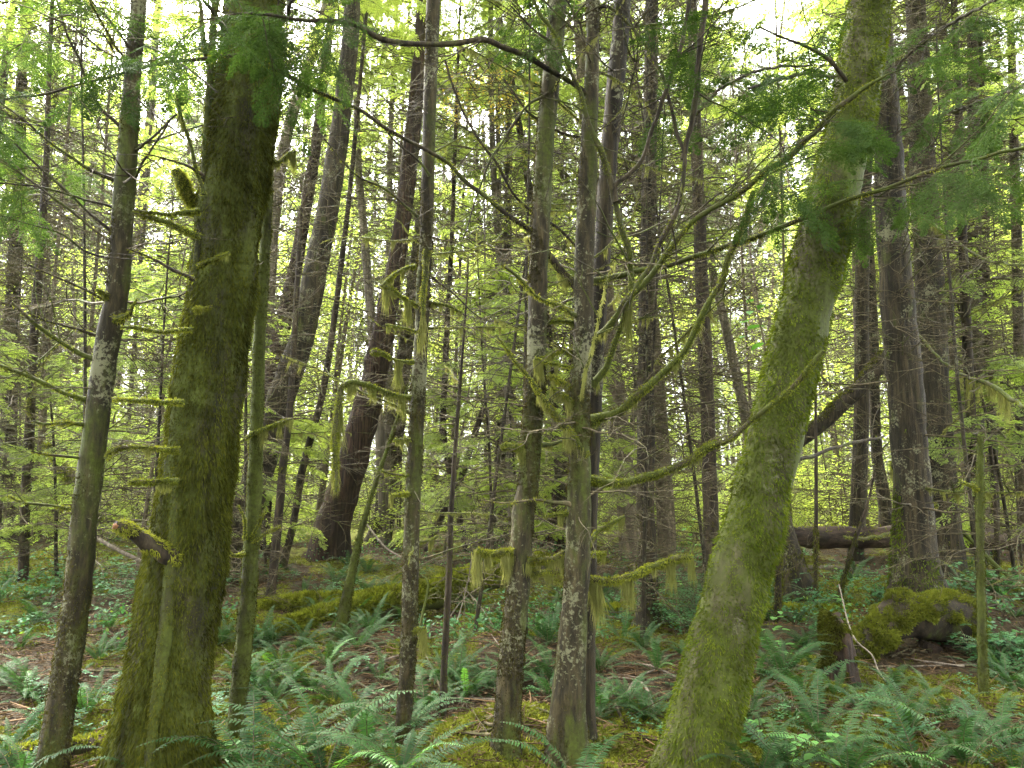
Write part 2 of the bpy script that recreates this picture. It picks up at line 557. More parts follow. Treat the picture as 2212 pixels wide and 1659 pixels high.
def put(mb, tmpl, pos, dirv, size, roll, mat=0, up=None):
    V, F = tmpl
    x = unit(np.asarray(dirv, float))
    ref = np.array([0, 0, 1.0]) if abs(x[2]) < .95 else np.array([0, 1.0, 0])
    y = unit(np.cross(ref, x))
    z = np.cross(x, y)
    y, z = y * cos(roll) + z * sin(roll), z * cos(roll) - y * sin(roll)
    mb.add(V @ (np.stack([x, y, z]) * size) + np.asarray(pos), F, mat)

def leafkite(n, r, size, wr=.55):
    """n random broad leaves around the origin as a vertex block (n,5,3): two halves folded on the midrib"""
    d = unit(r.normal(size=(n, 3)) * np.array([1, 1, .45]) + np.array([0, 0, -.25]))
    s = unit(np.cross(d, unit(r.normal(size=(n, 3)) * .5 + np.array([0, 0, 1.0]))))
    L = size * r.uniform(.6, 1.25, (n, 1))
    return d, s, L

def leaves_at(mb, P, r, size, wr=.6, mat=0):
    n = len(P)
    d, s, L = leafkite(n, r, size)
    w = L * wr * .5
    nrm = np.cross(d, s) * L * .08
    V = np.stack([P, P + d * L * .3 + s * w + nrm, P + d * L * .72 + s * w * .75 + nrm, P + d * L, P + d * L * .72 - s * w * .75 + nrm, P + d * L * .3 - s * w + nrm], 1).reshape(-1, 3)
    k = np.arange(n)[:, None] * 6
    mb.add(V, k + np.array([[0, 1, 2, 3]]), mat)
    mb.addf(k + np.array([[0, 3, 4, 5]]), mat)

# ------------------------------------------------------------------ twigs
def twig_path(p0, d, L, r, droop=0.0, wob=.12, n=7, rad=.008, tip=.25):
    p, d = np.array(p0, float), unit(np.array(d, float))
    out = [[*p, rad]]
    for k in range(n):
        d = unit(d + r.normal(size=3) * wob + np.array([0, 0, -droop]))
        p = p + d * L / n
        out.append([*p, rad * (1 - (1 - tip) * (k + 1) / n)])
    return np.array(out)

def dead_branch(mb, p0, d, L, r, rad, droop=.02, mat=0, subs=4, nseg=4, level=1):
    path = twig_path(p0, d, L, r, droop, .13, 8, rad)
    tube(mb, path, nseg, mat, cap=False)
    for k in range(subs):
        i = r.randint(2, len(path) - 1)
        dd = path[i, :3] - path[i - 1, :3]
        side = unit(np.cross(dd, [0, 0, 1.0])) * (1 if r.rand() < .5 else -1)
        nd = unit(unit(dd) * .9 + side * r.uniform(.5, 1.1) + np.array([0, 0, r.normal() * .25]))
        dead_branch(mb, path[i, :3], nd, L * r.uniform(.25, .5), r, rad * .55, droop, mat, 2 if level else 0, 3, 0) if level else \
            tube(mb, twig_path(path[i, :3], nd, L * r.uniform(.25, .5), r, droop, .15, 4, rad * .6), 3, mat, cap=False)
    return path

DEAD = []
for k in range(9):
    r = rs(300 + k)
    mb = MB()
    dead_branch(mb, (0, 0, 0), (1, 0, r.uniform(-.15, .3)), 1.0, r, .0075, r.uniform(-.03, .06), 0, 5)
    DEAD.append(mb.mesh('dead_branch', M['twig']))
DEAD_MOSS = []
for k in range(5):
    r = rs(330 + k)
    mb = MB()
    path = dead_branch(mb, (0, 0, 0), (1, 0, r.uniform(-.1, .25)), 1.0, r, .009, r.uniform(-.02, .05), 0, 3)
    curtain(mb, resample(path, .03), 420, .10, r, k, .005, 1)
    fb = MB()
    V = tube(fb, resample(path, .03), 6, 0, cap=False)
    fur(mb, V, 500, r, .014, .005, -.6, k, mat=1)
    DEAD_MOSS.append(mb.mesh('mossy_branch', [M['twig_mossy'], M['moss_hang']]))

# ------------------------------------------------------------------ crowns shared by the trees behind
def conifer_crown(seed, H, R, nb, spray, size, mats, h0=0.0, dead=30, sparse=.55, dead_h=0.0):
    """trunk axis along z from 0 to H; drooping boughs with fans of needles, dead twigs lower down"""
    r = rs(seed)
    mb = MB()
    for k in range(nb):
        t = r.rand() ** .85
        z = h0 + (H - h0) * t
        az = r.uniform(0, 2 * pi)
        L = R * (1 - .75 * t) * r.uniform(.55, 1.15)
        d = np.array([cos(az), sin(az), r.uniform(-.05, .35)])
        path = twig_path((0, 0, z), d, L, r, .07, .07, 8, .016, .2)
        tube(mb, path, 3, 0, cap=False)
        nsp = int(6 + L * 7)
        for j in range(nsp):
            q = r.uniform(.15 if r.rand() > sparse else .4, 1.0) * (len(path) - 1)
            i = min(int(q), len(path) - 2)
            p = path[i, :3] * (1 - (q - i)) + path[i + 1, :3] * (q - i)
            dd = unit(path[i + 1, :3] - path[i, :3])
            side = unit(np.cross(dd, [0, 0, 1.0])) * (1 if j % 2 else -1)
            put(mb, spray[r.randint(len(spray))], p, dd * r.uniform(.5, 1) + side * r.uniform(.3, 1.0) + np.array([0, 0, -r.uniform(0, .5)]),
                size * r.uniform(.6, 1.2), r.normal() * .35, 1)
    for k in range(dead):
        z = dead_h + (h0 + (H - h0) * .35 - dead_h) * r.rand()
        az = r.uniform(0, 2 * pi)
        dead_branch(mb, (0, 0, z), (cos(az), sin(az), r.uniform(-.1, .35)), r.uniform(.5, 1.7), r, .010, r.uniform(-.02, .06), 0, 4, 3)
    return mb.mesh('crown', mats)

def leafy_crown(seed, H, R, n_limb, n_leaf, leaf, mats, h0=0.0, squash=1.0):
    """a broadleaf crown: thin limbs, leaves in drifts around their ends"""
    r = rs(seed)
    mb = MB()
    tips = []
    for k in range(n_limb):
        z = h0 + (H - h0) * r.rand() ** .8
        az = r.uniform(0, 2 * pi)
        path = twig_path((0, 0, z), (cos(az), sin(az), r.uniform(.1, .9)), R * r.uniform(.5, 1.1), r, .03, .18, 8, .014, .2)
        tube(mb, path, 3, 0, cap=False)
        for j in range(5):
            i = r.randint(3, 9)
            p2 = twig_path(path[i, :3], r.normal(size=3) * [1, 1, .35], R * .4, r, .03, .2, 4, .006, .3)
            tube(mb, p2, 3, 0, cap=False)
            tips += [p2[-1, :3], p2[2, :3], path[i, :3]]
    tips = np.array(tips)
    P = tips[r.randint(0, len(tips), n_leaf)] + r.normal(size=(n_leaf, 3)) * np.array([.22, .22, .10]) * R * .45
    leaves_at(mb, P, r, leaf, .6, 1)
    return mb.mesh('crown', mats)

CR_HEM = [conifer_crown(400 + k, 11, 2.3, 72, SPRAY_MID, .46, [M['twig'], M['needle']], h0=1.0, dead=70, dead_h=-3.5) for k in range(4)]
CR_FAR = [me.copy() for me in CR_HEM]
for me in CR_FAR:
    me.materials[1] = M['needle_far']
CR_YOUNG = [conifer_crown(420 + k, 4.2, 1.3, 34, SPRAY_MID, .36, [M['twig'], M['needle']], h0=.5, dead=6, dead_h=.3, sparse=.3) for k in range(3)]
CR_LEAF = [leafy_crown(440 + k, 7, 2.2, 40, 13000, .062, [M['twig'], M['leaf_light']], h0=.6) for k in range(3)]
CR_ORANGE = leafy_crown(450, 2.2, 1.3, 14, 1000, .07, [M['twig'], M['leaf_orange']], h0=.3)
CR_CEDAR = [conifer_crown(460 + k, 9, 2.9, 85, SPRAY_MID, .5, [M['twig'], M['cedar']], h0=0, dead=12, dead_h=-1) for k in range(2)]
CR_DEAD = []
for k in range(3):
    r = rs(470 + k)
    mb = MB()
    for j in range(150):
        az = r.uniform(0, 2 * pi)
        dead_branch(mb, (0, 0, 7.5 * r.rand()), (cos(az), sin(az), r.uniform(-.15, .35)), r.uniform(.4, 1.5), r, .009, r.uniform(-.03, .06), 0, 4, 3)
    CR_DEAD.append(mb.mesh('dead_branch', M['twig']))

# ------------------------------------------------------------------ trees traced one by one
TREES = {}
def wpath(pts, Y0, Y1=None, smooth=None):
    """photo points (px, py, width) to world rows (x, y, z, r); the distance runs from Y0 to Y1 along the path"""
    p = np.asarray(pts, float)
    s = np.concatenate([[0], np.cumsum(np.hypot(np.diff(p[:, 0]), np.diff(p[:, 1])))])
    s /= s[-1]
    Y1 = Y0 if Y1 is None else Y1
    out = []
    for (px, py, w), t in zip(p, s):
        q = W(px, py, Y0 + (Y1 - Y0) * t)
        out.append([*q, w * .5 * depth(q) / FPX])
    return np.array(out)

def full(pts, w0=None):
    """fill in missing widths by running between the given ones"""
    p = [list(x) for x in pts]
    idx = [i for i, x in enumerate(p) if len(x) > 2]
    ws = np.interp(range(len(p)), idx, [p[i][2] for i in idx])
    return [(x[0], x[1], w) for x, w in zip(p, ws)]

def trunk_tree(key, name, label, cat, pts, Y, mat, nseg=20, step=.06, top=6.0, rough=.06, flute=0.0, furn=0, furL=.018, furT=-2, furW=.005,
               group=None, crown=None, lean=0.0, foot=0.0, moss='moss', rsc=7.0, furdown=1.0):
    """pts from the base upward. Y: distance of the base; lean: metres nearer or farther at the top"""
    p = wpath(full(pts), Y, Y + lean)
    d = unit(p[1, :3] - p[0, :3])
    gz = g1(p[0, 0], p[0, 1])
    low = [p[0]]
    if p[0, 2] > gz - .1:
        k = (p[0, 2] - (gz - .25)) / max(d[2], .3)
        low = [np.r_[p[0, :3] - d * k, p[0, 3] * 1.08], p[0]]
    hi = []
    if top > 0:
        d2 = unit(p[-1, :3] - p[-3, :3])
        d2 = unit(d2 + np.array([0, 0, .6]))
        hi = [np.r_[p[-1, :3] + d2 * top * f, p[-1, 3] * (1 - .65 * f)] for f in (.25, .5, .75, 1)]
    path = resample(np.vstack([low, p[1:], hi] if hi else [low, p[1:]]), step)
    base = np.array([path[0, 0], path[0, 1], path[0, 2]])
    for i in range(len(path)):
        if path[i, 2] > gz - .02:
            base = np.array([path[i, 0], path[i, 1], gz]); break
    root = empty(name, base, label, cat, group)
    sd_ = abs(hash(key)) % 1000 if False else sum(map(ord, key))
    rm = path[:, 3].mean()
    def rf(P):
        fl = np.exp(-np.clip(P[:, 2] - gz, 0, 9) / (.05 + 1.3 * rm))
        k = 1 + fl * (.28 + .4 * vnoise(P * np.array([1, 1, .15]) * .45 / max(rm, .03), sd_ + 9)) + rough * fbm(P * rsc / max(rm * 10, .6), sd_, 3)
        if flute:
            k = k + flute * vnoise(P * np.array([11, 11, 1.1]), sd_ + 5) + .5 * flute * vnoise(P * np.array([26, 26, 2.5]), sd_ + 6)
        return k
    mb = MB()
    V = tube(mb, path, nseg, 0, rf)
    tk = mb.build('trunk', M[mat], root, base)
    if furn:
        fm = MB()
        k = max(2, int(np.sum(path[:, 2] < 6.0)))
        fur(fm, V[:k], furn, rs(sd_), furL, furW, furT, sd_, furdown, foot=foot)
        fm.build('moss', M[moss], tk, base)
    if crown is not None:
        me, zc, sc, az = crown
        i = np.argmin(abs(path[:, 2] - zc))
        place('crown', me, root, path[i, :3] - base, (0, 0, az), (sc, sc, sc))
    TREES[key] = dict(root=root, base=base, path=path, px=proj(base)[0], label=label)
    return root

def branch(key, pts, Y0, Y1=None, mat='limb', furn=0, hang=None, fol=None, name='branch', label=None, furT=-.8, furL=.014, rough=.12, mossmat='moss_bright', sub=0, spr=None):
    """a traced limb of a tree; hang: [(t0, t1, length px, strands)] curtains of moss; fol: [(t0, t1, count, size)] fans of needles"""
    t = TREES[key]
    base, root = t['base'], t['root']
    sd_ = sum(map(ord, key)) + int(sum(x[0] + x[1] for x in pts)) % 977
    r = rs(sd_)
    path = resample(wpath(full(pts), Y0, Y1), .03)
    sl = np.concatenate([[0], np.cumsum(np.linalg.norm(np.diff(path[:, :3], axis=0), axis=1))])
    path[:, 3] *= 1 + (.7 if path[0, 3] < .03 else .2) * np.exp(-sl / .05)
    path[:, :3] += np.stack([vnoise(np.stack([sl * 7, sl * 0 + sd_ + q, sl * 0], 1), q) for q in (1, 2, 3)], 1) * np.minimum(path[:, 3:4] * .8 + .003, .011) * np.minimum(sl / .1, 1)[:, None]
    mb = MB()
    V = tube(mb, path, 9, 0, lambda P: 1 + rough * 1.5 * fbm(P * 40, sd_, 2))
    for k in range(sub):
        i = r.randint(len(path) // 4, len(path) - 1)
        dd = path[i, :3] - path[i - 1, :3]
        nd = unit(unit(dd) + r.normal(size=3) * [.7, .4, .7])
        dead_branch(mb, path[i, :3], nd, r.uniform(.25, .8), r, max(.002, path[i, 3] * .4), .02, 0, 3, 4)
    b = mb.build(name, M[mat], root, base)
    if label:
        b['label'] = label
    if furn or hang:
        fm = MB()
        if furn:
            fur(fm, V, furn, r, furL, .0045, furT, sd_, .5, sc=12, zstretch=1)
        for (a0, a1, px, n) in (hang or []):
            i0, i1 = int(a0 * (len(path) - 1)), int(a1 * (len(path) - 1))
            seg = path[i0:max(i1, i0 + 2) + 1]
            curtain(fm, seg, n, px * depth(seg[0]) / FPX, r, sd_, .0055, 1)
        if fm.n:
            fm.build('moss', [M[mossmat], M['moss_hang']], b, base)
    if fol:
        fm = MB()
        for (a0, a1, n, size) in fol:
            for k in range(max(3, int(n * .33))):
                i = int(r.uniform(a0, a1) * (len(path) - 2))
                dd = unit(path[i + 1, :3] - path[i, :3])
                side = unit(r.normal(size=3) * [1, 1, .4])
                p0 = path[i, :3]
                L = size * r.uniform(.5, 1.6)
                tw = twig_path(p0, dd * .6 + side * .9 + np.array([0, 0, -.15]), L, r, .10, .1, 5, .004, .3)
                tube(fm, tw, 3, 1, cap=False)
                for j in range(2, 6):
                    for sg in (-1, 1):
                        a = unit(tw[j, :3] - tw[j - 1, :3])
                        sv = unit(np.cross(a, [0, 0, 1.0])) * sg
                        put(fm, (spr or SPRAY_FINE)[r.randint(4)], tw[j, :3], a + sv * r.uniform(.4, 1) + np.array([0, 0, -r.uniform(.1, .6)]), r.uniform(.18, .34), r.normal() * .4, 0)
        fm.build('foliage', [M['cedar'], M['twig']], b, base)
    return b

def twigs(key, n, z0, z1, L0, L1, seed, mossy=.3, az=None, name='branch'):
    """dead side twigs, each a child of its own, from a few shared shapes"""
    t = TREES[key]
    r = rs(seed)
    path = t['path']
    for k in range(n):
        z = r.uniform(z0, z1)
        i = int(np.argmin(abs(path[:, 2] - z)))
        L = r.uniform(L0, L1)
        a = r.uniform(0, 2 * pi) if az is None else r.uniform(*az)
        me = DEAD_MOSS[r.randint(5)] if r.rand() < mossy else DEAD[r.randint(9)]
        place(name, me, t['root'], path[i, :3] - t['base'] + np.array([cos(a), sin(a), 0]) * path[i, 3] * .7, (r.normal() * .25, r.uniform(-.45, .25), a), (L, L, L))

def Yat(px, py):
    return float(G(px, py)[1])

# --- foreground
trunk_tree('big', 'hemlock_tree', 'thick fluted trunk shaggy with dark green moss, widest at the left', 'tree',
           [(328, 1690, 215), (340, 1600, 178), (368, 1400, 154), (396, 1240, 160), (415, 1100, 152), (440, 900, 142), (468, 700, 136), (500, 450, 138), (525, 300, 128), (540, 150, 130), (548, 0, 112)],
           4.05, 'bark_mossy', nseg=96, step=.03, rough=.06, flute=.11, furn=130000, furL=.03, furT=-1.5, furW=.0045, furdown=1.6, crown=(CR_CEDAR[0], 6.5, 1.0, 0))
trunk_tree('sap', 'hemlock_sapling', 'slim mossy sapling pressed against the thick fluted mossy trunk', 'tree',
           [(322, 1660, 26), (344, 1480, 30), (366, 1300, 34), (384, 1100, 34), (399, 900, 31), (418, 700, 28), (430, 570, 25), (440, 450, 22), (446, 315, 17), (453, 175, 14), (462, 35, 14), (466, 0, 13)],
           3.85, 'bark_mossy', nseg=20, step=.03, rough=.10, furn=16000, furL=.017, furT=-.9, lean=.12)
trunk_tree('spot', 'hemlock_tree', 'leaning slender trunk spotted with pale lichen, left of the thick mossy one', 'tree',
           [(108, 1668, 60), (135, 1500, 56), (165, 1300, 54), (185, 1100, 52), (205, 950, 50), (230, 750, 48), (255, 620, 45), (270, 400, 42), (290, 120, 32), (300, 0, 30)],
           4.0, 'bark_lichen', nseg=32, step=.03, rough=.07, furn=22000, furL=.012, furT=.05, moss='moss_brown', foot=.35, crown=(CR_CEDAR[1], 6.3, .8, 2))
trunk_tree('pole', 'hemlock_sapling', 'thin green mossy pole standing just right of the thick mossy trunk', 'tree',
           [(508, 1578, 38), (520, 1450, 36), (535, 1300, 34), (548, 1100, 31), (555, 900, 28), (562, 700, 25), (572, 550, 22), (583, 350, 15), (588, 200, 12)],
           4.55, 'bark_mossy', nseg=20, step=.03, rough=.12, furn=16000, furL=.014, furT=-1.0, top=1.2)
trunk_tree('six', 'hemlock_tree', 'straight slender trunk with bare lichen bark and long hanging moss left of centre', 'tree',
           [(868, 1590, 32), (876, 1498, 33), (882, 1393, 34), (887, 1253, 35), (890, 1113, 34), (897, 973, 32), (904, 833, 32), (910, 728, 30), (915, 588, 29), (918, 577, 28), (925, 350, 28), (929, 210, 28), (936, 0, 30)],
           4.5, 'bark_lichen', nseg=28, step=.03, rough=.06, furn=20000, furL=.012, furT=-.05, moss='moss_brown', foot=.35, crown=(CR_CEDAR[1], 6.5, .8, 1))
trunk_tree('seven', 'hemlock_tree', 'brown mossy trunk at the centre with one hooked moss curtain on its left', 'tree',
           [(1088, 1680, 58), (1090, 1638, 56), (1099, 1498, 54), (1107, 1393, 51), (1121, 1253, 49), (1130, 1113, 48), (1142, 1043, 46), (1148, 938, 45), (1155, 833, 44), (1160, 728, 42), (1163, 588, 41), (1170, 455, 40), (1177, 315, 39), (1190, 175, 38), (1205, 0, 40)],
           4.05, 'bark_lichen', nseg=36, step=.03, rough=.07, furn=36000, furL=.014, furT=-.35, moss='moss_brown', foot=.35, crown=(CR_CEDAR[0], 6.4, .8, 3))
trunk_tree('eight', 'hemlock_tree', 'pale lichen trunk right of centre that carries the many curved mossy limbs', 'tree',
           [(1222, 1690, 92), (1224, 1600, 84), (1228, 1498, 72), (1236, 1393, 60), (1246, 1253, 54), (1250, 1113, 52), (1252, 973, 47), (1253, 833, 46), (1261, 728, 43), (1262, 560, 42), (1270, 350, 38), (1277, 200, 32), (1282, 0, 28)],
           4.02, 'bark_lichen', nseg=40, step=.03, rough=.07, flute=.03, furn=26000, furL=.014, furT=-.05, moss='moss_brown', foot=.35, crown=(CR_CEDAR[1], 6.6, .9, 4))
trunk_tree('twin', 'cedar_tree', 'bare ribbed trunk close behind the pale lichen trunk with curved limbs', 'tree',
           [(1262, 1560, 46), (1268, 1250, 40), (1274, 1050, 38), (1281, 900, 38), (1288, 728, 36), (1298, 588, 36), (1314, 350, 38), (1328, 200, 38), (1345, 0, 36)],
           4.45, 'bark_hemlock', nseg=28, step=.04, rough=.06, flute=.03, furn=2500, furL=.012, furT=.4)
trunk_tree('maple', 'maple_tree', 'thick leaning trunk sleeved in bright green moss, right of centre', 'tree',
           [(1492, 1690, 160), (1502, 1638, 152), (1533, 1498, 145), (1568, 1358, 132), (1603, 1218, 124), (1634, 1113, 120), (1656, 1008, 114), (1683, 903, 112), (1708, 798, 110), (1734, 693, 108), (1763, 570, 106), (1792, 455, 101), (1818, 350, 95), (1841, 245, 91), (1864, 105, 90), (1880, 0, 88)],
           3.95, 'bark_maple', nseg=64, step=.035, rough=.08, flute=.03, furn=60000, furL=.024, furT=-.62, furW=.0055, furdown=.8, moss='moss_green', crown=(CR_LEAF[0], 6.5, .8, 0))
trunk_tree('broke', 'hemlock_snag', 'thin mossy pole with a snapped top standing in the ferns at far right', 'tree',
           [(2128, 1552, 19), (2122, 1428, 18), (2119, 1288, 16), (2117, 1148, 15), (2117, 1043, 16), (2117, 941, 10)],
           4.8, 'bark_mossy', nseg=14, step=.03, rough=.14, furn=6000, furL=.014, furT=-1.1, top=0)
trunk_tree('whip', 'hemlock_sapling', 'very thin dark upright pole with flat side twigs, left of centre', 'tree',
           [(957, 1498, 16), (960, 1428, 15), (969, 1253, 14), (974, 1113, 13), (976, 1078, 11), (988, 903, 9), (999, 763, 6), (1009, 623, 4), (1011, 560, 3)],
           5.1, 'bark_dark', nseg=10, step=.04, rough=.1, furn=2500, furL=.012, furT=-.2, top=0)
trunk_tree('tail', 'hemlock_sapling', 'slanting mossy stem with a swollen green foot beside the mossy log', 'tree',
           [(738, 1378, 30), (743, 1323, 25), (764, 1218, 17), (785, 1130, 12), (812, 1040, 9), (835, 973, 8), (862, 890, 5), (887, 815, 3)],
           Yat(738, 1378), 'bark_mossy', nseg=12, step=.05, rough=.1, furn=5000, furL=.022, furT=-.9, top=0)

# --- middle distance
mid = [
 ('nine', 'cedar_tree', 'straight ribbed grey brown trunk right of the curved mossy limbs', [(1396, 1358, 50), (1398, 1323, 48), (1398, 1183, 42), (1394, 1078, 38), (1396, 938, 36), (1394, 798, 35), (1398, 623, 34), (1402, 400, 32), (1405, 200, 30), (1408, 0, 28)], 'bark_hemlock', 9),
 ('ten', 'hemlock_tree', 'dark narrow trunk close on the left of the leaning mossy maple', [(1530, 1292, 36), (1537, 1183, 34), (1532, 1008, 32), (1529, 903, 30), (1525, 798, 30), (1520, 693, 29), (1515, 588, 28), (1508, 400, 26), (1500, 200, 22), (1495, 0, 20)], 'bark_dark', 9),
 ('twelve', 'hemlock_tree', 'stout trunk with mossy flared foot on the mossy mound, right', [(1980, 1302, 122), (1977, 1240, 100), (1975, 1183, 90), (1975, 1113, 80), (1965, 973, 74), (1956, 833, 70), (1942, 693, 68), (1933, 570, 62), (1925, 455, 60), (1914, 245, 52), (1905, 105, 46), (1900, 0, 42)], 'bark_hemlock', 9),
 ('thirteen', 'hemlock_tree', 'stout bare trunk directly behind the one with the mossy flared foot', [(2058, 1262, 66), (2047, 1183, 60), (2035, 1050, 57), (2025, 920, 57), (2014, 763, 58), (2005, 570, 56), (1990, 300, 48), (1978, 0, 40)], 'bark_hemlock', 9),
 ('left16', 'hemlock_tree', 'thin upright brown trunk near the left edge, slightly curved', [(50, 1252, 20), (54, 1113, 19), (58, 1008, 18), (66, 868, 17), (73, 728, 17), (84, 588, 18), (100, 350, 12), (108, 100, 9)], 'bark_dark', 4),
 ('left17', 'hemlock_tree', 'dark trunk seen just behind the lichen spotted trunk on the left', [(222, 1075, 20), (230, 950, 19), (245, 850, 22), (268, 700, 25), (290, 588, 24), (306, 450, 22), (322, 280, 18), (335, 100, 15)], 'bark_dark', 6),
 ('dark5', 'cedar_tree', 'leaning blackish red cedar trunk with stringy bark, left of centre', [(702, 1205, 78), (722, 1120, 72), (742, 1060, 68), (765, 980, 64), (800, 850, 56), (830, 700, 46), (855, 570, 38), (876, 430, 36), (890, 300, 34), (905, 150, 30), (915, 0, 28)], 'bark_cedar', 7),
 ('pair_front', 'hemlock_tree', 'rough leaning trunk in front of its pair, right of the thin mossy pole', [(500, 1245, 66), (520, 1150, 62), (550, 1050, 60), (585, 950, 55), (610, 850, 56), (652, 730, 52), (680, 590, 50), (712, 430, 46), (738, 250, 40), (755, 100, 36), (762, 0, 32)], 'bark_hemlock', 7),
 ('pair_back', 'cedar_tree', 'darker trunk behind the rough leaning one, nearly hidden by it', [(560, 1200, 36), (575, 1000, 36), (590, 800, 34), (612, 700, 34), (634, 600, 30), (655, 480, 26), (680, 330, 22)], 'bark_cedar', 5),
 ('grey21', 'cedar_tree', 'broad greyish cedar butt behind the leaning blackish red cedar', [(822, 1155, 48), (828, 1130, 46), (838, 1050, 44), (850, 950, 42), (870, 800, 34), (890, 640, 28), (912, 450, 24)], 'bark_hemlock', 7),
 ('lean26', 'cedar_tree', 'dark ribbed trunk leaning behind the pale lichen trunk with curved limbs', [(1195, 1190, 54), (1202, 1113, 48), (1216, 1008, 32), (1226, 900, 26), (1238, 760, 20)], 'bark_cedar', 5),
 ('sap18', 'hemlock_sapling', 'slim dark sapling between the thin mossy pole and the leaning cedar', [(585, 1292, 19), (602, 1113, 18), (612, 1000, 16), (625, 900, 14), (640, 650, 11), (650, 450, 8)], 'bark_dark', 3),
 ('sap19', 'hemlock_tree', 'slender trunk slanting right, left of the blackish red cedar', [(609, 1228, 17), (630, 1148, 16), (637, 1113, 15), (655, 1008, 16), (700, 833, 14), (735, 588, 12), (757, 400, 10)], 'bark_dark', 5),
 ('vee', 'hemlock_tree', 'kinked dark trunk forming an X with another behind the thin upright pole', [(1010, 1190, 15), (985, 1090, 15), (971, 1008, 16), (957, 938, 16), (960, 833, 14), (966, 700, 12), (975, 540, 10)], 'bark_dark', 6),
 ('ex', 'hemlock_snag', 'dark pole slanting up to the right across the kinked dark trunk', [(925, 1190, 17), (946, 1130, 16), (975, 1075, 15), (999, 1025, 14), (1020, 955, 14), (1048, 868, 12), (1062, 800, 9)], 'bark_dark', 0),
 ('thin23', 'hemlock_tree', 'thin grey trunk left of its darker neighbour behind the central trunk', [(1064, 1185, 11), (1069, 1078, 10), (1076, 938, 9), (1085, 763, 9), (1090, 588, 9), (1094, 400, 7)], 'bark_dark', 5),
 ('thin24', 'hemlock_tree', 'brown trunk standing close left of the central mossy trunk, farther off', [(1088, 1180, 15), (1086, 1113, 14), (1086, 938, 15), (1093, 763, 18), (1095, 588, 19), (1098, 380, 16), (1100, 150, 13)], 'bark_hemlock', 6),
 ('bend28', 'hemlock_tree', 'pale bare trunk that bends in behind the leaning mossy maple', [(1640, 1190, 26), (1630, 1050, 26), (1610, 903, 22), (1588, 798, 22), (1560, 675, 18), (1536, 570, 16), (1520, 470, 14), (1512, 300, 11)], 'bark_pale', 5),
 ('thin30', 'hemlock_tree', 'brown trunk between the leaning mossy maple and the stout right trunk', [(1912, 1190, 30), (1912, 1100, 28), (1900, 1020, 24), (1893, 973, 22), (1889, 868, 22), (1886, 728, 22), (1879, 588, 22), (1870, 400, 18)], 'bark_hemlock', 6),
 ('thin31', 'hemlock_sapling', 'pencil thin dark stem just right of the leaning mossy maple', [(1758, 1298, 9), (1762, 1253, 9), (1763, 1113, 8), (1763, 1008, 7), (1762, 833, 5), (1764, 600, 4)], 'bark_dark', 1),
 ('thin33', 'hemlock_snag', 'short thin grey trunk by the fluted stump behind the leaning maple', [(1681, 1345, 16), (1681, 1290, 14), (1683, 1165, 12), (1690, 1000, 10), (1700, 850, 8)], 'bark_dark', 0),
 ('slant34', 'hemlock_snag', 'thin pole slanting over the low mossy log right of the maple', [(1806, 1310, 9), (1837, 1200, 8), (1872, 1095, 6), (1890, 1020, 4)], 'bark_dark', 0),
 ('twist35', 'hemlock_snag', 'twisted dark dead stem left of the brown trunk behind the leaning pole', [(1852, 1180, 12), (1854, 1113, 11), (1850, 1060, 10), (1862, 990, 10), (1852, 960, 7), (1847, 930, 5)], 'bark_dark', 0),
 ('right15', 'hemlock_tree', 'thin dark trunk behind the snapped mossy pole at far right', [(2122, 1242, 22), (2105, 1100, 21), (2101, 973, 20), (2092, 798, 20), (2082, 588, 19), (2075, 400, 17), (2068, 150, 14)], 'bark_dark', 5),
 ('right36', 'hemlock_tree', 'brown trunk between two thin dark ones near the right edge', [(2112, 1190, 30), (2110, 900, 28), (2107, 750, 28), (2106, 570, 27), (2104, 350, 24), (2100, 50, 20)], 'bark_hemlock', 6),
 ('right37', 'hemlock_tree', 'wavy thin trunk third from the right edge, brown and bare', [(2150, 1200, 20), (2146, 1000, 18), (2138, 833, 18), (2133, 700, 18), (2129, 588, 17), (2127, 350, 14)], 'bark_dark', 6),
 ('right38', 'hemlock_tree', 'dark trunk at the very right edge of the wood', [(2212, 1190, 22), (2207, 1000, 21), (2202, 800, 20), (2197, 553, 20), (2190, 300, 17), (2183, 50, 14)], 'bark_dark', 6),
 ('pole39', 'hemlock_snag', 'dead straight pole with broken tip near the right edge', [(2155, 1245, 12), (2152, 1130, 10), (2143, 1010, 8), (2134, 910, 6)], 'bark_dark', 0),
 ('right40', 'hemlock_tree', 'olive barked trunk just right of the stout bare trunk', [(2060, 1185, 21), (2056, 1000, 20), (2052, 800, 20), (2050, 600, 19), (2046, 350, 16), (2040, 80, 13)], 'bark_hemlock', 6),
 ('left41', 'hemlock_tree', 'blurred brown trunk at the very left edge of the wood', [(12, 1180, 32), (20, 900, 30), (26, 700, 28), (31, 588, 28), (40, 400, 24), (48, 150, 20)], 'bark_hemlock', 6),
 ('left42', 'hemlock_tree', 'far narrow trunk slanting between the spotted trunk and the thick mossy one', [(262, 1150, 10), (275, 950, 9), (290, 750, 9), (303, 580, 9), (318, 380, 7)], 'bark_dark', 6),
 ('dead43', 'cedar_snag', 'pale leaning dead trunk high up right of the thin mossy pole', [(556, 1190, 34), (566, 900, 32), (585, 560, 28), (600, 400, 25), (618, 300, 24), (640, 220, 24), (664, 150, 22), (690, 60, 18), (705, 0, 16)], 'bark_pale', 3),
]
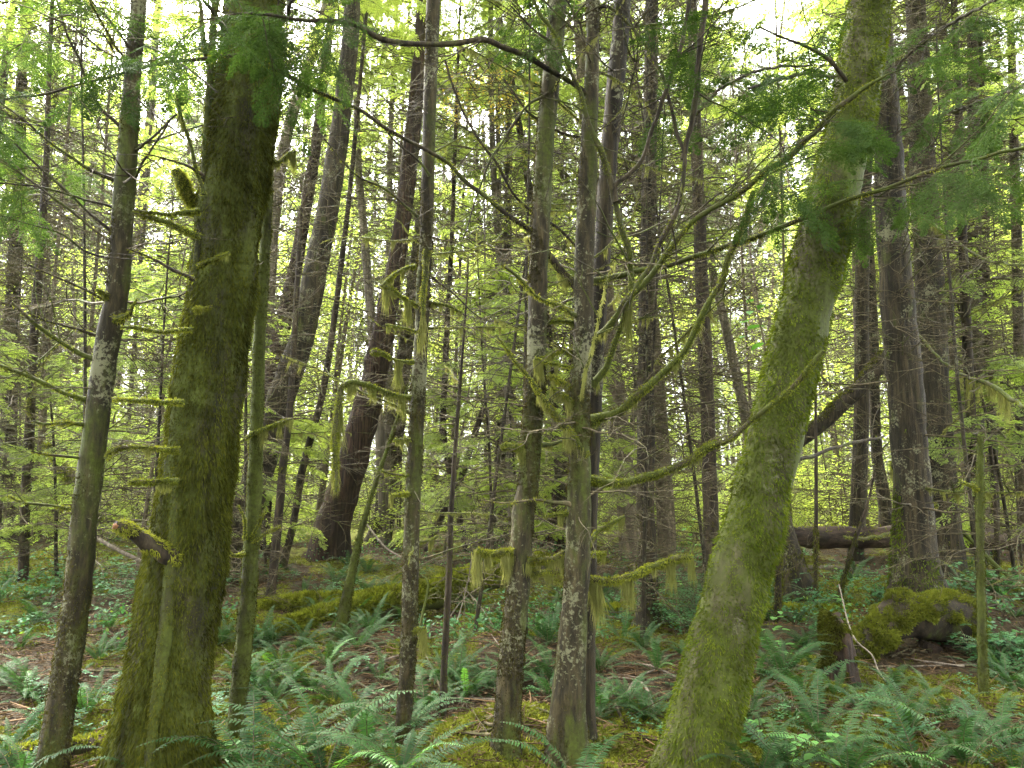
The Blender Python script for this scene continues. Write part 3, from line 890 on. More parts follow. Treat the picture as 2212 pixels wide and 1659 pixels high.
for key, name, label, pts, mat, tw in mid:
    Y = Yat(pts[0][0], pts[0][1])
    w = max(p[2] for p in pts)
    snag = 'snag' in name or name.endswith('sapling')
    mossy = key in ('twelve',)
    trunk_tree(key, name, label, 'tree', pts, min(Y, 24), mat, nseg=32 if w > 45 else 14, step=.05 if w > 45 else .09, rough=.07,
               flute=.07 if mat == 'bark_cedar' or key in ('twelve', 'thirteen', 'nine') else .02, top=0 if snag and key != 'dead43' else 8,
               furn=26000 if mossy else (2500 if Y < 12 else 0), furL=.03, furT=.2, furW=.009, foot=.9, moss='moss_green' if mossy else 'moss',
               crown=None if snag else (CR_HEM[sum(map(ord, key)) % 4], (5.6 if Y < 11 else 7.6) + (sum(map(ord, key)) % 7) * .4, .75, len(key)))
    if tw >= 4:
        place('dead_branch', CR_DEAD[len(label) % 3], TREES[key]['root'], TREES[key]['path'][len(TREES[key]['path']) // 6, :3] - TREES[key]['base'], (0, 0, tw), (1, 1, 1))
    if tw:
        twigs(key, tw + 7, 1.0, 6.0, .7, 2.0, sum(map(ord, key)), .12)

# --- the limbs
branch('twin', [(1268, 655, 14), (1225, 603, 17), (1180, 547, 16), (1145, 503, 13), (1105, 470, 12), (1050, 425, 9), (1000, 385, 9), (950, 345, 8), (900, 315, 8), (850, 285, 8), (780, 236, 8), (719, 212, 8), (660, 182, 9), (600, 150, 9), (520, 122, 9), (450, 126, 8), (380, 132, 7), (300, 148, 6), (200, 175, 5), (100, 200, 5), (0, 220, 4), (-80, 240, 3)], 4.2, 3.1, furn=2600, hang=[(.01, .10, 60, 500), (.10, .2, 25, 150)], furT=.0, fol=[(.72, 1, 24, .22)], sub=6)
branch('eight', [(1268, 205, 8), (1237, 178, 10), (1191, 154, 11), (1149, 126, 12), (1104, 105, 11), (1062, 91, 12), (1016, 91, 12), (964, 96, 12), (922, 96, 11), (876, 94, 12), (841, 87, 12), (806, 73, 12), (764, 56, 11), (729, 49, 10), (640, 40, 7), (540, 30, 5), (440, 40, 3)], 4.0, 3.0, fol=[(.68, 1, 34, .26)], sub=5)
branch('twin', [(1279, 833, 14), (1307, 791, 14), (1328, 749, 12), (1345, 693, 12), (1366, 623, 14), (1363, 574, 13), (1349, 507, 12), (1331, 437, 13), (1314, 385, 13), (1293, 322, 13), (1275, 270, 12), (1258, 203, 10), (1237, 168, 8), (1216, 115, 8), (1195, 70, 8), (1170, 35, 8), (1150, -10, 8)], 4.3, 3.7, furn=1800, hang=[(0, .3, 40, 200), (.22, .32, 110, 300)], furT=-.1, mat='twig_mossy', sub=4)
branch('twin', [(1265, 756, 20), (1293, 724, 17), (1328, 689, 15), (1349, 654, 14), (1380, 623, 14), (1405, 595, 13), (1433, 556, 12), (1473, 500, 11), (1525, 458, 12), (1578, 430, 12), (1620, 402, 12), (1665, 367, 13), (1697, 343, 13), (1728, 311, 13), (1763, 283, 12), (1798, 241, 12), (1833, 217, 12), (1872, 189, 10), (1920, 160, 5)], 4.3, 3.3, furn=2200, hang=[(0, .35, 22, 250)], furT=0, mat='twig_mossy', fol=[(.62, 1, 34, .26)], sub=6)
branch('twin', [(1331, 437, 9), (1331, 402, 9), (1359, 378, 9), (1391, 332, 9), (1412, 266, 9), (1433, 210, 9), (1447, 175, 9), (1464, 133, 9), (1482, 52, 9), (1492, -10, 9)], 4.0, 3.8, sub=3, fol=[(.5, 1, 7, .2)])
branch('eight', [(1283, 20, 6), (1310, 15, 6), (1342, 38, 6), (1384, 88, 6), (1430, 165, 7), (1443, 210, 8), (1462, 280, 8), (1476, 340, 9), (1477, 385, 10), (1468, 430, 10), (1452, 475, 11), (1425, 530, 11), (1405, 570, 10), (1372, 630, 8)], 4.0, 3.9, furn=900, hang=[(.65, .9, 45, 260)], furT=.1, sub=3)
branch('twin', [(1476, 345, 9), (1487, 297, 11), (1501, 245, 13), (1504, 175, 13), (1511, 105, 13), (1522, 0, 14), (1526, -40, 14)], 3.95, 3.8, sub=3, fol=[(.2, 1, 8, .2)])
branch('twin', [(1279, 609, 12), (1314, 602, 13), (1356, 593, 12), (1387, 586, 12), (1419, 579, 11), (1454, 572, 10), (1508, 553, 11), (1560, 535, 11), (1613, 521, 11), (1683, 490, 10), (1753, 465, 10), (1805, 444, 9), (1858, 427, 9), (1903, 413, 9), (1963, 388, 9), (2033, 364, 9), (2103, 350, 8), (2155, 332, 8), (2212, 322, 7), (2290, 300, 5)], 4.3, 3.2, furn=1800, hang=[(0, .5, 14, 200)], furT=.1, mat='twig_mossy', fol=[(.6, 1, 40, .28)], sub=8)
branch('twin', [(1275, 913, 20), (1307, 898, 18), (1342, 885, 18), (1384, 850, 17), (1419, 819, 15), (1461, 780, 14), (1490, 735, 14), (1508, 700, 13), (1539, 640, 13), (1560, 605, 13), (1578, 556, 13), (1590, 515, 13), (1606, 479, 14), (1620, 437, 13), (1628, 414, 10)], 4.3, 3.8, furn=3200, hang=[(0, .55, 26, 320), (.75, 1, 40, 200)], furT=-.5, mat='twig_mossy')
branch('eight', [(1272, 1037, 12), (1314, 1039, 14), (1366, 1039, 15), (1419, 1022, 16), (1471, 1002, 16), (1505, 984, 16), (1543, 964, 15), (1578, 946, 11), (1613, 917, 10), (1648, 889, 11), (1683, 864, 11), (1718, 833, 11), (1746, 801, 12), (1767, 773, 12), (1781, 757, 10)], 4.1, 3.5, furn=5000, hang=[(.02, .5, 26, 420)], furT=-1, mat='twig_mossy')
branch('eight', [(1262, 1250, 11), (1300, 1253, 13), (1331, 1253, 14), (1366, 1246, 14), (1401, 1228, 14), (1436, 1215, 14), (1470, 1203, 14), (1495, 1205, 11)], 4.1, 3.85, furn=3000, hang=[(.05, 1, 78, 1500)], furT=-1.2, mat='twig_mossy')
branch('seven', [(1108, 1195, 12), (1080, 1196, 13), (1050, 1195, 14), (1030, 1188, 13)], 4.0, 3.95, furn=1800, hang=[(.0, 1, 70, 1100)], furT=-1.2, mat='twig_mossy')
branch('seven', [(1140, 1213, 10), (1165, 1209, 12), (1195, 1204, 13), (1222, 1193, 11)], 4.0, 4.05, furn=1500, hang=[(.0, 1, 55, 800)], furT=-1.2, mat='twig_mossy')
branch('seven', [(1140, 1240, 9), (1160, 1238, 10), (1191, 1237, 8)], 4.05, 4.0, furn=800, hang=[(.0, 1, 45, 500)], furT=-1.2, mat='twig_mossy')
branch('eight', [(1262, 985, 16), (1245, 958, 16), (1226, 931, 15), (1188, 885, 14), (1165, 850, 12), (1150, 830, 10), (1138, 815, 7), (1121, 796, 6), (1090, 749, 5), (1069, 721, 4)], 4.0, 3.75, furn=2600, hang=[(0, .3, 80, 450), (.3, .65, 40, 300)], furT=-.7, mat='twig_mossy')
branch('eight', [(1248, 880, 9), (1225, 862, 10), (1205, 848, 9), (1190, 836, 6)], 4.0, 3.9, furn=900, hang=[(.0, 1, 55, 520)], furT=-1, mat='twig_mossy')
branch('eight', [(1244, 842, 7), (1215, 828, 8), (1184, 812, 7)], 4.02, 3.9, furn=700, hang=[(.0, 1, 30, 260)], furT=-1, mat='twig_mossy')
branch('eight', [(1244, 794, 4), (1205, 786, 4), (1170, 778, 6), (1153, 772, 7)], 4.0, 3.9, furn=400, hang=[(.5, 1, 60, 420)], furT=-.8, mat='twig_mossy')
branch('seven', [(1172, 778, 6), (1190, 768, 7), (1209, 757, 5)], 4.0, 3.9, furn=500, hang=[(.0, 1, 45, 350)], furT=-1, mat='twig_mossy')
branch('eight', [(1250, 764, 6), (1230, 761, 7), (1212, 759, 5)], 4.05, 4.0, furn=400, hang=[(.0, 1, 35, 260)], furT=-1, mat='twig_mossy')
branch('eight', [(1250, 696, 6), (1215, 695, 7), (1188, 697, 6)], 4.05, 4.0, furn=600, hang=[(.0, 1, 22, 220)], furT=-1, mat='twig_mossy')
branch('eight', [(1250, 684, 8), (1209, 668, 8), (1156, 637, 8), (1121, 603, 7), (1100, 585, 6), (1079, 570, 4)], 4.0, 3.7, furn=800, hang=[(0, .4, 20, 160)], furT=0, mat='twig_mossy')
branch('twin', [(1250, 540, 5), (1215, 497, 6), (1170, 470, 7), (1120, 430, 6), (1060, 330, 6), (1010, 260, 5), (960, 130, 5)], 4.3, 4.0, furn=500, hang=[(0, .35, 25, 160)], furT=.1, sub=4)
branch('twin', [(1268, 300, 5), (1215, 290, 6), (1150, 250, 6), (1090, 170, 4)], 4.3, 4.2, furn=300, hang=[(.1, .6, 28, 150)], furT=.1, sub=2)
branch('eight', [(1262, 1180, 6), (1290, 1150, 9), (1320, 1130, 10), (1345, 1118, 6)], 4.05, 4.2, furn=700, hang=[(0, 1, 50, 420)], furT=-.8, mat='twig_mossy')
branch('eight', [(1262, 1195, 6), (1285, 1196, 8), (1308, 1194, 6)], 4.05, 4.2, furn=500, hang=[(0, 1, 75, 420)], furT=-.8, mat='twig_mossy')
branch('eight', [(1240, 1093, 8), (1205, 1084, 8), (1165, 1078, 6), (1100, 1085, 4), (1040, 1082, 3)], 4.0, 3.8, furn=300, furT=.0, mat='twig')
branch('eight', [(1240, 1105, 6), (1210, 1108, 7), (1175, 1112, 5)], 4.0, 4.0, furn=500, hang=[(0, 1, 50, 420)], furT=-.8, mat='twig_mossy')
branch('seven', [(1160, 962, 10), (1190, 960, 9), (1215, 952, 6)], 4.05, 4.2, furn=500, hang=[(0, 1, 20, 160)], furT=-.8, mat='twig_mossy')
branch('seven', [(1130, 970, 9), (1110, 965, 12), (1092, 960, 13), (1086, 964, 10)], 4.0, 4.0, furn=900, hang=[(.1, 1, 70, 900)], furT=-1.2, mat='twig_mossy')
# the six tree: curtains of hanging moss
branch('six', [(897, 574, 5), (866, 584, 6), (840, 600, 7), (824, 616, 6)], 4.4, 4.2, furn=700, hang=[(.1, 1, 60, 700), (.8, 1, 95, 300)], furT=-1, mat='twig_mossy')
branch('six', [(901, 661, 5), (866, 638, 7), (845, 626, 7), (832, 620, 6)], 4.4, 4.2, furn=700, hang=[(.0, 1, 90, 900), (.7, .95, 160, 350)], furT=-1, mat='twig_mossy')
branch('six', [(900, 717, 4), (866, 708, 5), (831, 704, 6)], 4.4, 4.2, furn=300, hang=[(.5, 1, 75, 420)], furT=-1, mat='twig_mossy')
branch('six', [(893, 782, 6), (852, 780, 5), (827, 763, 9), (804, 758, 9)], 4.4, 4.2, furn=800, hang=[(.4, 1, 60, 650), (.3, .42, 230, 420)], furT=-1, mat='twig_mossy')
branch('six', [(888, 858, 6), (860, 856, 7), (834, 848, 9), (789, 834, 11), (754, 826, 12), (738, 835, 11), (728, 880, 13), (722, 938, 12), (722, 1000, 10), (728, 1060, 6)], 4.45, 4.1, furn=3000, hang=[(.05, .55, 60, 1100), (.5, 1, 110, 1300)], furT=-1.2, mat='twig_mossy')
branch('six', [(925, 654, 5), (964, 659, 6), (999, 676, 5)], 4.5, 4.6, furn=400, hang=[(.0, 1, 55, 420)], furT=-1, mat='twig_mossy')
branch('six', [(884, 949, 4), (866, 948, 5), (849, 950, 4)], 4.45, 4.3, furn=200, hang=[(.0, 1, 35, 260)], furT=-1, mat='twig_mossy')
branch('six', [(882, 1027, 4), (850, 1024, 5), (824, 1017, 5)], 4.45, 4.3, furn=300, hang=[(.3, 1, 22, 240)], furT=-1, mat='twig_mossy')
branch('six', [(882, 1067, 5), (860, 1067, 6), (845, 1068, 5)], 4.45, 4.3, furn=400, hang=[(.0, 1, 30, 260)], furT=-1, mat='twig_mossy')
branch('six', [(923, 540, 10), (921, 560, 12), (919, 600, 12), (915, 640, 10), (912, 690, 7), (905, 740, 4)], 4.33, 4.3, furn=900, hang=[(.0, 1, 60, 900)], furT=-1.2, mat='twig_mossy')
branch('six', [(895, 1363, 6), (908, 1361, 7), (922, 1360, 5)], 4.45, 4.4, furn=300, hang=[(0, 1, 60, 420)], furT=-1, mat='twig_mossy')
branch('six', [(896, 1173, 5), (925, 1168, 6), (945, 1160, 5)], 4.5, 4.7, furn=300, hang=[(0, 1, 80, 380)], furT=-1, mat='twig_mossy')
branch('six', [(905, 470, 5), (860, 430, 5), (800, 395, 5), (760, 370, 4), (700, 300, 3)], 4.4, 4.2, furn=200, sub=3)
branch('six', [(928, 380, 5), (900, 345, 5), (850, 300, 4), (790, 230, 3)], 4.4, 4.2, sub=3)
branch('six', [(935, 600, 4), (985, 640, 4), (1040, 690, 3), (1110, 700, 3)], 4.5, 4.4, sub=3)
# the sapling pressed to the big trunk: level mossy arms to the left
branch('sap', [(415, 712, 6), (380, 713, 6), (329, 714, 7), (290, 711, 7), (259, 709, 5)], 3.75, 3.65, furn=900, furT=-.7, mat='twig_mossy')
branch('sap', [(396, 870, 8), (350, 870, 8), (315, 866, 8), (275, 863, 7), (241, 860, 5)], 3.72, 3.6, furn=1200, hang=[(.2, 1, 12, 200)], furT=-.9, mat='twig_mossy')
branch('sap', [(388, 973, 9), (340, 972, 8), (301, 968, 8), (268, 965, 8), (250, 967, 8), (236, 977, 7), (226, 990, 5)], 3.72, 3.6, furn=1500, hang=[(.0, .7, 35, 420)], furT=-1, mat='twig_mossy')
branch('sap', [(385, 1040, 9), (355, 1040, 9), (329, 1041, 9), (300, 1040, 9), (279, 1041, 7)], 3.72, 3.6, furn=1300, hang=[(.0, 1, 25, 260)], furT=-1, mat='twig_mossy')
branch('sap', [(432, 456, 8), (400, 457, 8), (367, 462, 8), (330, 460, 6), (286, 456, 4)], 3.78, 3.6, furn=900, furT=-.8, mat='twig_mossy')
branch('sap', [(434, 512, 9), (400, 500, 10), (367, 483, 10), (325, 470, 7), (290, 459, 4)], 3.78, 3.6, furn=1100, hang=[(.2, .8, 20, 200)], furT=-.8, mat='twig_mossy')
branch('sap', [(432, 575, 8), (450, 566, 8), (470, 560, 9), (493, 548, 6)], 3.72, 3.6, furn=700, hang=[(.0, 1, 15, 160)], furT=-1, mat='twig_mossy')
branch('sap', [(424, 668, 8), (440, 667, 8), (455, 662, 5)], 3.72, 3.62, furn=500, hang=[(.0, 1, 15, 160)], furT=-1, mat='twig_mossy')
branch('sap', [(420, 606, 7), (395, 592, 7), (350, 566, 6), (315, 553, 5), (273, 536, 3)], 3.75, 3.6, furn=300, furT=0, sub=2)
branch('sap', [(440, 420, 6), (425, 370, 8), (412, 320, 7), (395, 270, 6), (378, 205, 5)], 3.8, 3.7, furn=700, furT=-.6, mat='twig_mossy', hang=[(.5, 1, 40, 160)])
branch('sap', [(446, 120, 7), (441, 95, 9), (436, 60, 9), (431, 20, 8), (428, -10, 6)], 3.8, 3.8, furn=700, furT=-1, mat='twig_mossy')
branch('sap', [(440, 380, 5), (410, 360, 5), (350, 340, 4), (310, 330, 3)], 3.8, 3.6, furn=200, furT=0, sub=2)
# the big trunk's stubs
branch('big', [(428, 460, 24), (415, 440, 24), (402, 412, 25), (390, 385, 24), (378, 364, 16)], 4.0, 3.9, furn=2200, furT=-1.2, furL=.02, mat='bark_mossy', name='stub')
branch('big', [(380, 1205, 48), (338, 1182, 36), (315, 1170, 33), (290, 1152, 31), (265, 1138, 29), (248, 1132, 20)], 3.9, 3.65, furn=2600, furT=-.1, furL=.02, mat='bark_dark', name='stub', label='broken dark limb stub with orange rotten end')
b_ = MB()
tube(b_, wpath([(256, 1140, 15), (249, 1137, 13), (246, 1136, 5)], 3.67, 3.62), 9, 0, lambda P: 1 + .3 * vnoise(P * 60, 4))
b_.build('broken_end', M['wood_raw'], TREES['big']['root'].children[-1], TREES['big']['base'])
# the spotted trunk: long dead boughs to the left, bare above, mossy below
L = [
 ([(217, 784, 10), (168, 759, 9), (122, 728, 9), (96, 710, 9), (70, 693, 8), (28, 654, 6)], .3), ([(217, 728, 6), (157, 710, 6), (94, 690, 4), (60, 675, 3)], .1),
 ([(205, 868, 10), (140, 852, 9), (105, 830, 9), (52, 805, 8), (0, 788, 7), (-60, 770, 6)], .6), ([(192, 919, 6), (140, 915, 6), (101, 917, 6), (77, 910, 5)], .7),
 ([(184, 990, 5), (120, 984, 5), (70, 973, 4)], .3), ([(166, 1099, 6), (115, 1095, 6), (52, 1085, 5), (14, 1071, 4)], .3),
 ([(259, 395, 8), (220, 378, 7), (196, 367, 7), (140, 336, 6), (87, 290, 5), (42, 255, 4), (7, 227, 4)], .2),
 ([(252, 451, 5), (196, 432, 5), (105, 406, 5), (35, 399, 4), (-30, 396, 3)], 0), ([(245, 504, 6), (175, 445, 5), (105, 381, 5), (35, 315, 4), (0, 287, 4), (-40, 250, 3)], 0),
 ([(269, 280, 7), (241, 252, 7), (217, 231, 6), (189, 178, 6), (164, 115, 5), (140, 50, 5), (119, -10, 4)], 0), ([(290, 325, 6), (320, 309, 5), (345, 285, 5), (381, 248, 4)], 0),
 ([(290, 387, 5), (322, 336, 5), (345, 295, 4), (367, 255, 4)], 0), ([(290, 120, 5), (250, 60, 5), (210, 20, 4), (180, -10, 4)], 0),
 ([(255, 560, 5), (190, 545, 5), (120, 500, 4), (40, 478, 3), (-30, 460, 3)], 0), ([(240, 655, 5), (180, 625, 5), (120, 600, 4), (60, 570, 3)], .1),
 ([(292, 90, 5), (350, 115, 5), (410, 150, 4), (470, 200, 3)], 0), ([(285, 200, 5), (340, 250, 4), (400, 300, 4)], 0)]
for i, (pts, ms) in enumerate(L):
    branch('spot', pts, 4.0, 3.7, furn=int(1200 * ms), furT=-.3, mat='twig_mossy' if ms > .25 else 'limb', hang=[(.1, .9, 14, int(200 * ms) + 1)] if ms > .5 else None, sub=4, fol=[(.55, 1, 5, .2)] if i in (6, 7, 8, 9, 12) else None)
branch('spot', [(245, 690, 10), (262, 685, 12), (280, 678, 8), (288, 660, 5), (297, 645, 4)], 3.95, 3.9, furn=300, furT=-.2, mat='twig_mossy')
branch('spot', [(232, 640, 10), (222, 632, 8), (210, 624, 5)], 3.95, 3.85, furn=300, hang=[(.2, 1, 65, 500)], furT=-.6, mat='twig_mossy')
branch('pole', [(556, 935, 8), (580, 925, 8), (605, 912, 7), (630, 905, 5)], 4.5, 4.4, furn=800, hang=[(.1, 1, 45, 420)], furT=-1, mat='twig_mossy')
branch('pole', [(548, 935, 6), (520, 958, 6), (500, 968, 4)], 4.5, 4.4, furn=300, furT=-.5, mat='twig_mossy')
for i, pts in enumerate([[(530, 1195, 6), (500, 1200, 5), (480, 1180, 3)], [(545, 1170, 5), (580, 1150, 5), (607, 1135, 3)], [(545, 1160, 4), (560, 1130, 4), (575, 1095, 3)], [(530, 1165, 5), (525, 1120, 4), (514, 1090, 3)]]):
    branch('pole', pts, 4.5, 4.4, furn=400, furT=-1, mat='twig_mossy')
branch('pole', [(580, 345, 8), (600, 350, 7), (625, 330, 6), (640, 328, 4)], 4.5, 4.6, furn=400, hang=[(.1, 1, 110, 600)], furT=-1, mat='twig_mossy')
# the maple and the trees at right
branch('maple', [(1705, 1000, 8), (1750, 986, 8), (1788, 972, 8), (1858, 952, 7), (1907, 940, 5)], 4.4, 5.0, furn=200, furT=.1, sub=2)
branch('twelve', [(1965, 690, 4), (1990, 730, 5), (2033, 777, 5), (2070, 805, 6), (2092, 815, 8), (2138, 829, 9), (2173, 854, 9), (2211, 878, 8), (2260, 900, 7)], 8.6, 5.2, furn=1500, hang=[(.45, .75, 60, 700)], furT=.0, mat='twig_mossy')
branch('twelve', [(1945, 440, 5), (2005, 476, 6), (2068, 525, 6), (2138, 563, 5), (2212, 574, 5)], 8.8, 6.0, furn=600, hang=[(.1, .4, 50, 350)], furT=-.2, mat='twig_mossy', sub=5)
branch('twelve', [(1945, 1010, 20), (1938, 1000, 24), (1934, 1008, 18)], 9.05, 8.8, furn=700, hang=[(0, 1, 55, 500)], furT=-1, furL=.04, mat='bark_mossy', name='stub')
branch('twelve', [(2000, 1095, 6), (2016, 1094, 10), (2026, 1092, 8)], 9.0, 8.9, furn=300, hang=[(0, 1, 40, 300)], furT=-1, furL=.03, mat='twig_mossy', name='stub')
branch('broke', [(2112, 1058, 7), (2098, 1048, 7), (2081, 1040, 5)], 4.8, 4.75, furn=500, furT=-1, mat='twig_mossy', name='stub')
branch('twelve', [(1940, 1148, 6), (1900, 1158, 7), (1860, 1163, 6), (1825, 1160, 4)], 9.1, 8.5, furn=500, furT=-1, furL=.02, mat='twig_mossy')
branch('seven', [(1190, 90, 5), (1150, 60, 4), (1100, 10, 3)], 4.0, 3.9, sub=3, fol=[(.2, 1, 8, .2)])
branch('seven', [(1185, 200, 5), (1120, 250, 5), (1060, 350, 4), (1000, 520, 3)], 4.0, 3.9, sub=4)
branch('big', [(575, 90, 14), (600, 60, 10), (640, -10, 8)], 3.95, 3.4, sub=3, fol=[(0, 1, 22, .28)])
branch('big', [(500, 100, 12), (460, 30, 9), (420, -40, 6)], 3.95, 3.4, sub=2, fol=[(.3, 1, 12, .25)])
branch('twelve', [(1910, 200, 10), (1960, 120, 9), (2040, 60, 8), (2150, 0, 6)], 9, 5.5, sub=5, fol=[(.2, 1, 40, .5)], spr=SPRAY_MID)
branch('twelve', [(1915, 300, 10), (1990, 270, 9), (2090, 230, 8), (2230, 180, 6)], 9, 5.0, sub=5, fol=[(.2, 1, 45, .5)], spr=SPRAY_MID)
branch('twelve', [(1905, 150, 10), (1830, 170, 9), (1740, 160, 8), (1620, 190, 6)], 9, 6.5, sub=5, fol=[(.2, 1, 34, .5)], spr=SPRAY_MID)
branch('maple', [(1850, 200, 10), (1790, 130, 8), (1720, 90, 6), (1640, 60, 4)], 3.9, 3.7, fol=[(.2, 1, 14, .25)], sub=3)
branch('ten', [(1500, 250, 8), (1560, 190, 7), (1650, 150, 6), (1750, 140, 4)], 9, 7, sub=5, fol=[(.2, 1, 26, .5)], spr=SPRAY_MID)
# dead side twigs
twigs('six', 21, 1.0, 4.6, .35, 1.0, 1, .35)
twigs('seven', 21, 1.6, 4.6, .35, 1.0, 2, .35)
twigs('eight', 28, 1.2, 4.6, .35, 1.1, 3, .4)
twigs('twin', 21, 1.5, 4.6, .5, 1.3, 4, .3)
twigs('spot', 18, 2.0, 4.6, .4, 1.2, 5, .15)
twigs('whip', 28, 1.6, 3.1, .35, .8, 6, .1)
twigs('broke', 7, .8, 2.0, .15, .3, 7, .8)
twigs('tail', 5, .9, 2.4, .2, .5, 8, .8)

# ------------------------------------------------------------------ labels that single out each repeat
MARKS = [(18, 'the left edge of the wood'), (165, 'the lichen spotted left trunk'), (365, 'the thick fluted mossy trunk'), (530, 'the thin green mossy pole'),
         (705, 'the leaning blackish red cedar'), (880, 'the slender moss hung trunk'), (1110, 'the brown mossy central trunk'), (1245, 'the pale many limbed trunk'),
         (1397, 'the straight ribbed trunk'), (1575, 'the leaning mossy maple'), (1790, 'the rotten mossy stump'), (1975, 'the stout mossy footed trunk'), (2120, 'the snapped mossy pole')]
ORD = 'first second third fourth fifth sixth seventh eighth ninth tenth eleventh twelfth thirteenth fourteenth fifteenth sixteenth seventeenth eighteenth nineteenth twentieth'.split()
QUEUE = []
def later_label(o, what, cat, group):
    tag(o, None, cat, group)
    QUEUE.append((o, what))
def finish_labels():
    b = {}
    for o, what in QUEUE:
        p = np.array(o.location)
        px = proj(p)[0]
        k = min(range(len(MARKS)), key=lambda i: abs(MARKS[i][0] - px))
        side = 'below' if False else ('left of' if px < MARKS[k][0] else 'right of')
        b.setdefault((what, side, MARKS[k][1]), []).append((p[1], o))
    for (what, side, mark), l in b.items():
        l.sort(key=lambda t: t[0])
        for i, (_, o) in enumerate(l):
            if len(l) == 1:
                o['label'] = f'{what} {side} {mark}'
            else:
                o['label'] = f'{what} {side} {mark}, ' + ('nearest' if i == 0 else ORD[i] + ' nearest' if i < 20 else 'farthest')

# ------------------------------------------------------------------ logs, stump, root mound
def mesh_log(name, label, cat, pts, mat, nseg=28, step=.05, rough=.12, furn=0, furL=.03, up=-.1, seed=0, mossmat='moss_bright', flute=.05, ends=True):
    path = resample(np.array(pts), step)
    r = rs(seed)
    mb = MB()
    V = tube(mb, path, nseg, 0, lambda P: 1 + rough * fbm(P * 4, seed, 3) + flute * vnoise(P * np.array([3, 22, 22]), seed + 3))
    c = path[len(path) // 2, :3]
    c = np.array([c[0], c[1], g1(c[0], c[1])])
    o = mb.build(name, M[mat], None, c)
    o.location = c
    tag(o, label, cat)
    if furn:
        fm = MB()
        P, N = surf_points(V, furn * 2, r)
        k = (N[:, 2] + .35 * fbm(P * 5, seed, 2)) > up
        P, N = P[k], N[k]
        D = unit(N + r.normal(size=P.shape) * .6 + np.array([0, 0, -.35]))
        strands(fm, P - N * .003, D, furL * (.4 + r.rand(len(P))), .35 * furL * (.6 + .8 * r.rand(len(P))), r)
        fm.build('moss', M[mossmat], o, c)
    return o

def px_log(name, label, cat, pts, Y0, Y1, mat, **k):
    return mesh_log(name, label, cat, wpath(full(pts), Y0, Y1), mat, **k)

px_log('fallen_log', 'long fallen log thick with yellow green moss rising to the right, left of centre', 'log',
       [(585, 1372, 40), (660, 1352, 52), (735, 1330, 62), (842, 1303, 66), (929, 1285, 64), (981, 1268, 60), (1034, 1252, 54), (1105, 1230, 48), (1180, 1212, 40)], 7.1, 9.4, 'bark_mossy', furn=26000, furL=.05, seed=51, up=-.1, rough=.2)
px_log('fallen_log', 'short mossy log end lying behind the long mossy log', 'log',
       [(530, 1322, 36), (590, 1316, 46), (660, 1310, 46), (740, 1304, 42), (810, 1300, 34)], 8.0, 8.2, 'bark_mossy', furn=12000, furL=.045, seed=52, up=.0, rough=.2)
px_log('fallen_log', 'bare reddish rotten log raised off the ground behind the stout trunks', 'log',
       [(1600, 1150, 40), (1711, 1158, 44), (1800, 1160, 44), (1900, 1160, 44), (2000, 1158, 44), (2110, 1165, 42), (2260, 1162, 40)], 12.0, 12.2, 'bark_log', furn=900, furL=.05, seed=53, up=.5, flute=.14)
px_log('fallen_log', 'low mossy log between the leaning maple and the flared trunk', 'log',
       [(1600, 1336, 42), (1700, 1334, 46), (1800, 1338, 48), (1900, 1336, 46), (1960, 1340, 42)], 8.0, 8.2, 'bark_mossy', furn=9000, furL=.05, seed=54, up=.15)
px_log('fallen_log', 'low mossy log crossing behind the pale lichen trunk', 'log',
       [(1270, 1330, 34), (1360, 1326, 38), (1450, 1324, 38), (1520, 1326, 34)], 8.4, 8.2, 'bark_mossy', furn=6000, furL=.045, seed=55, up=.1)
px_log('fallen_log', 'dark log lying crossways in the foreground ferns at lower left', 'log',
       [(20, 1640, 50), (120, 1628, 46), (200, 1612, 44), (262, 1605, 40), (330, 1592, 30)], 4.15, 4.4, 'bark_dark', furn=1600, furL=.03, seed=56, up=.5)
px_log('leaning_log', 'dark broken log hung up slanting against the stout right trunk', 'log',
       [(1690, 985, 26), (1735, 948, 30), (1788, 903, 32), (1850, 845, 34), (1907, 780, 34), (1918, 765, 28)], 10.2, 9.9, 'bark_hemlock', furn=2500, furL=.04, seed=57, up=.35, mossmat='moss')
px_log('fallen_log', 'thin pale log on the ground behind the mossy flared trunk', 'log',
       [(1700, 1225, 12), (1800, 1228, 14), (1880, 1236, 14)], 11.5, 11, 'bark_pale', seed=58, furn=500, up=.2)
px_log('leaning_log', 'mossy leaning log in the left background behind the spotted trunk', 'log',
       [(95, 960, 14), (130, 1010, 22), (170, 1060, 24), (215, 1140, 26)], 12, 11.8, 'bark_mossy', seed=59, furn=2500, furL=.05, up=-.2)

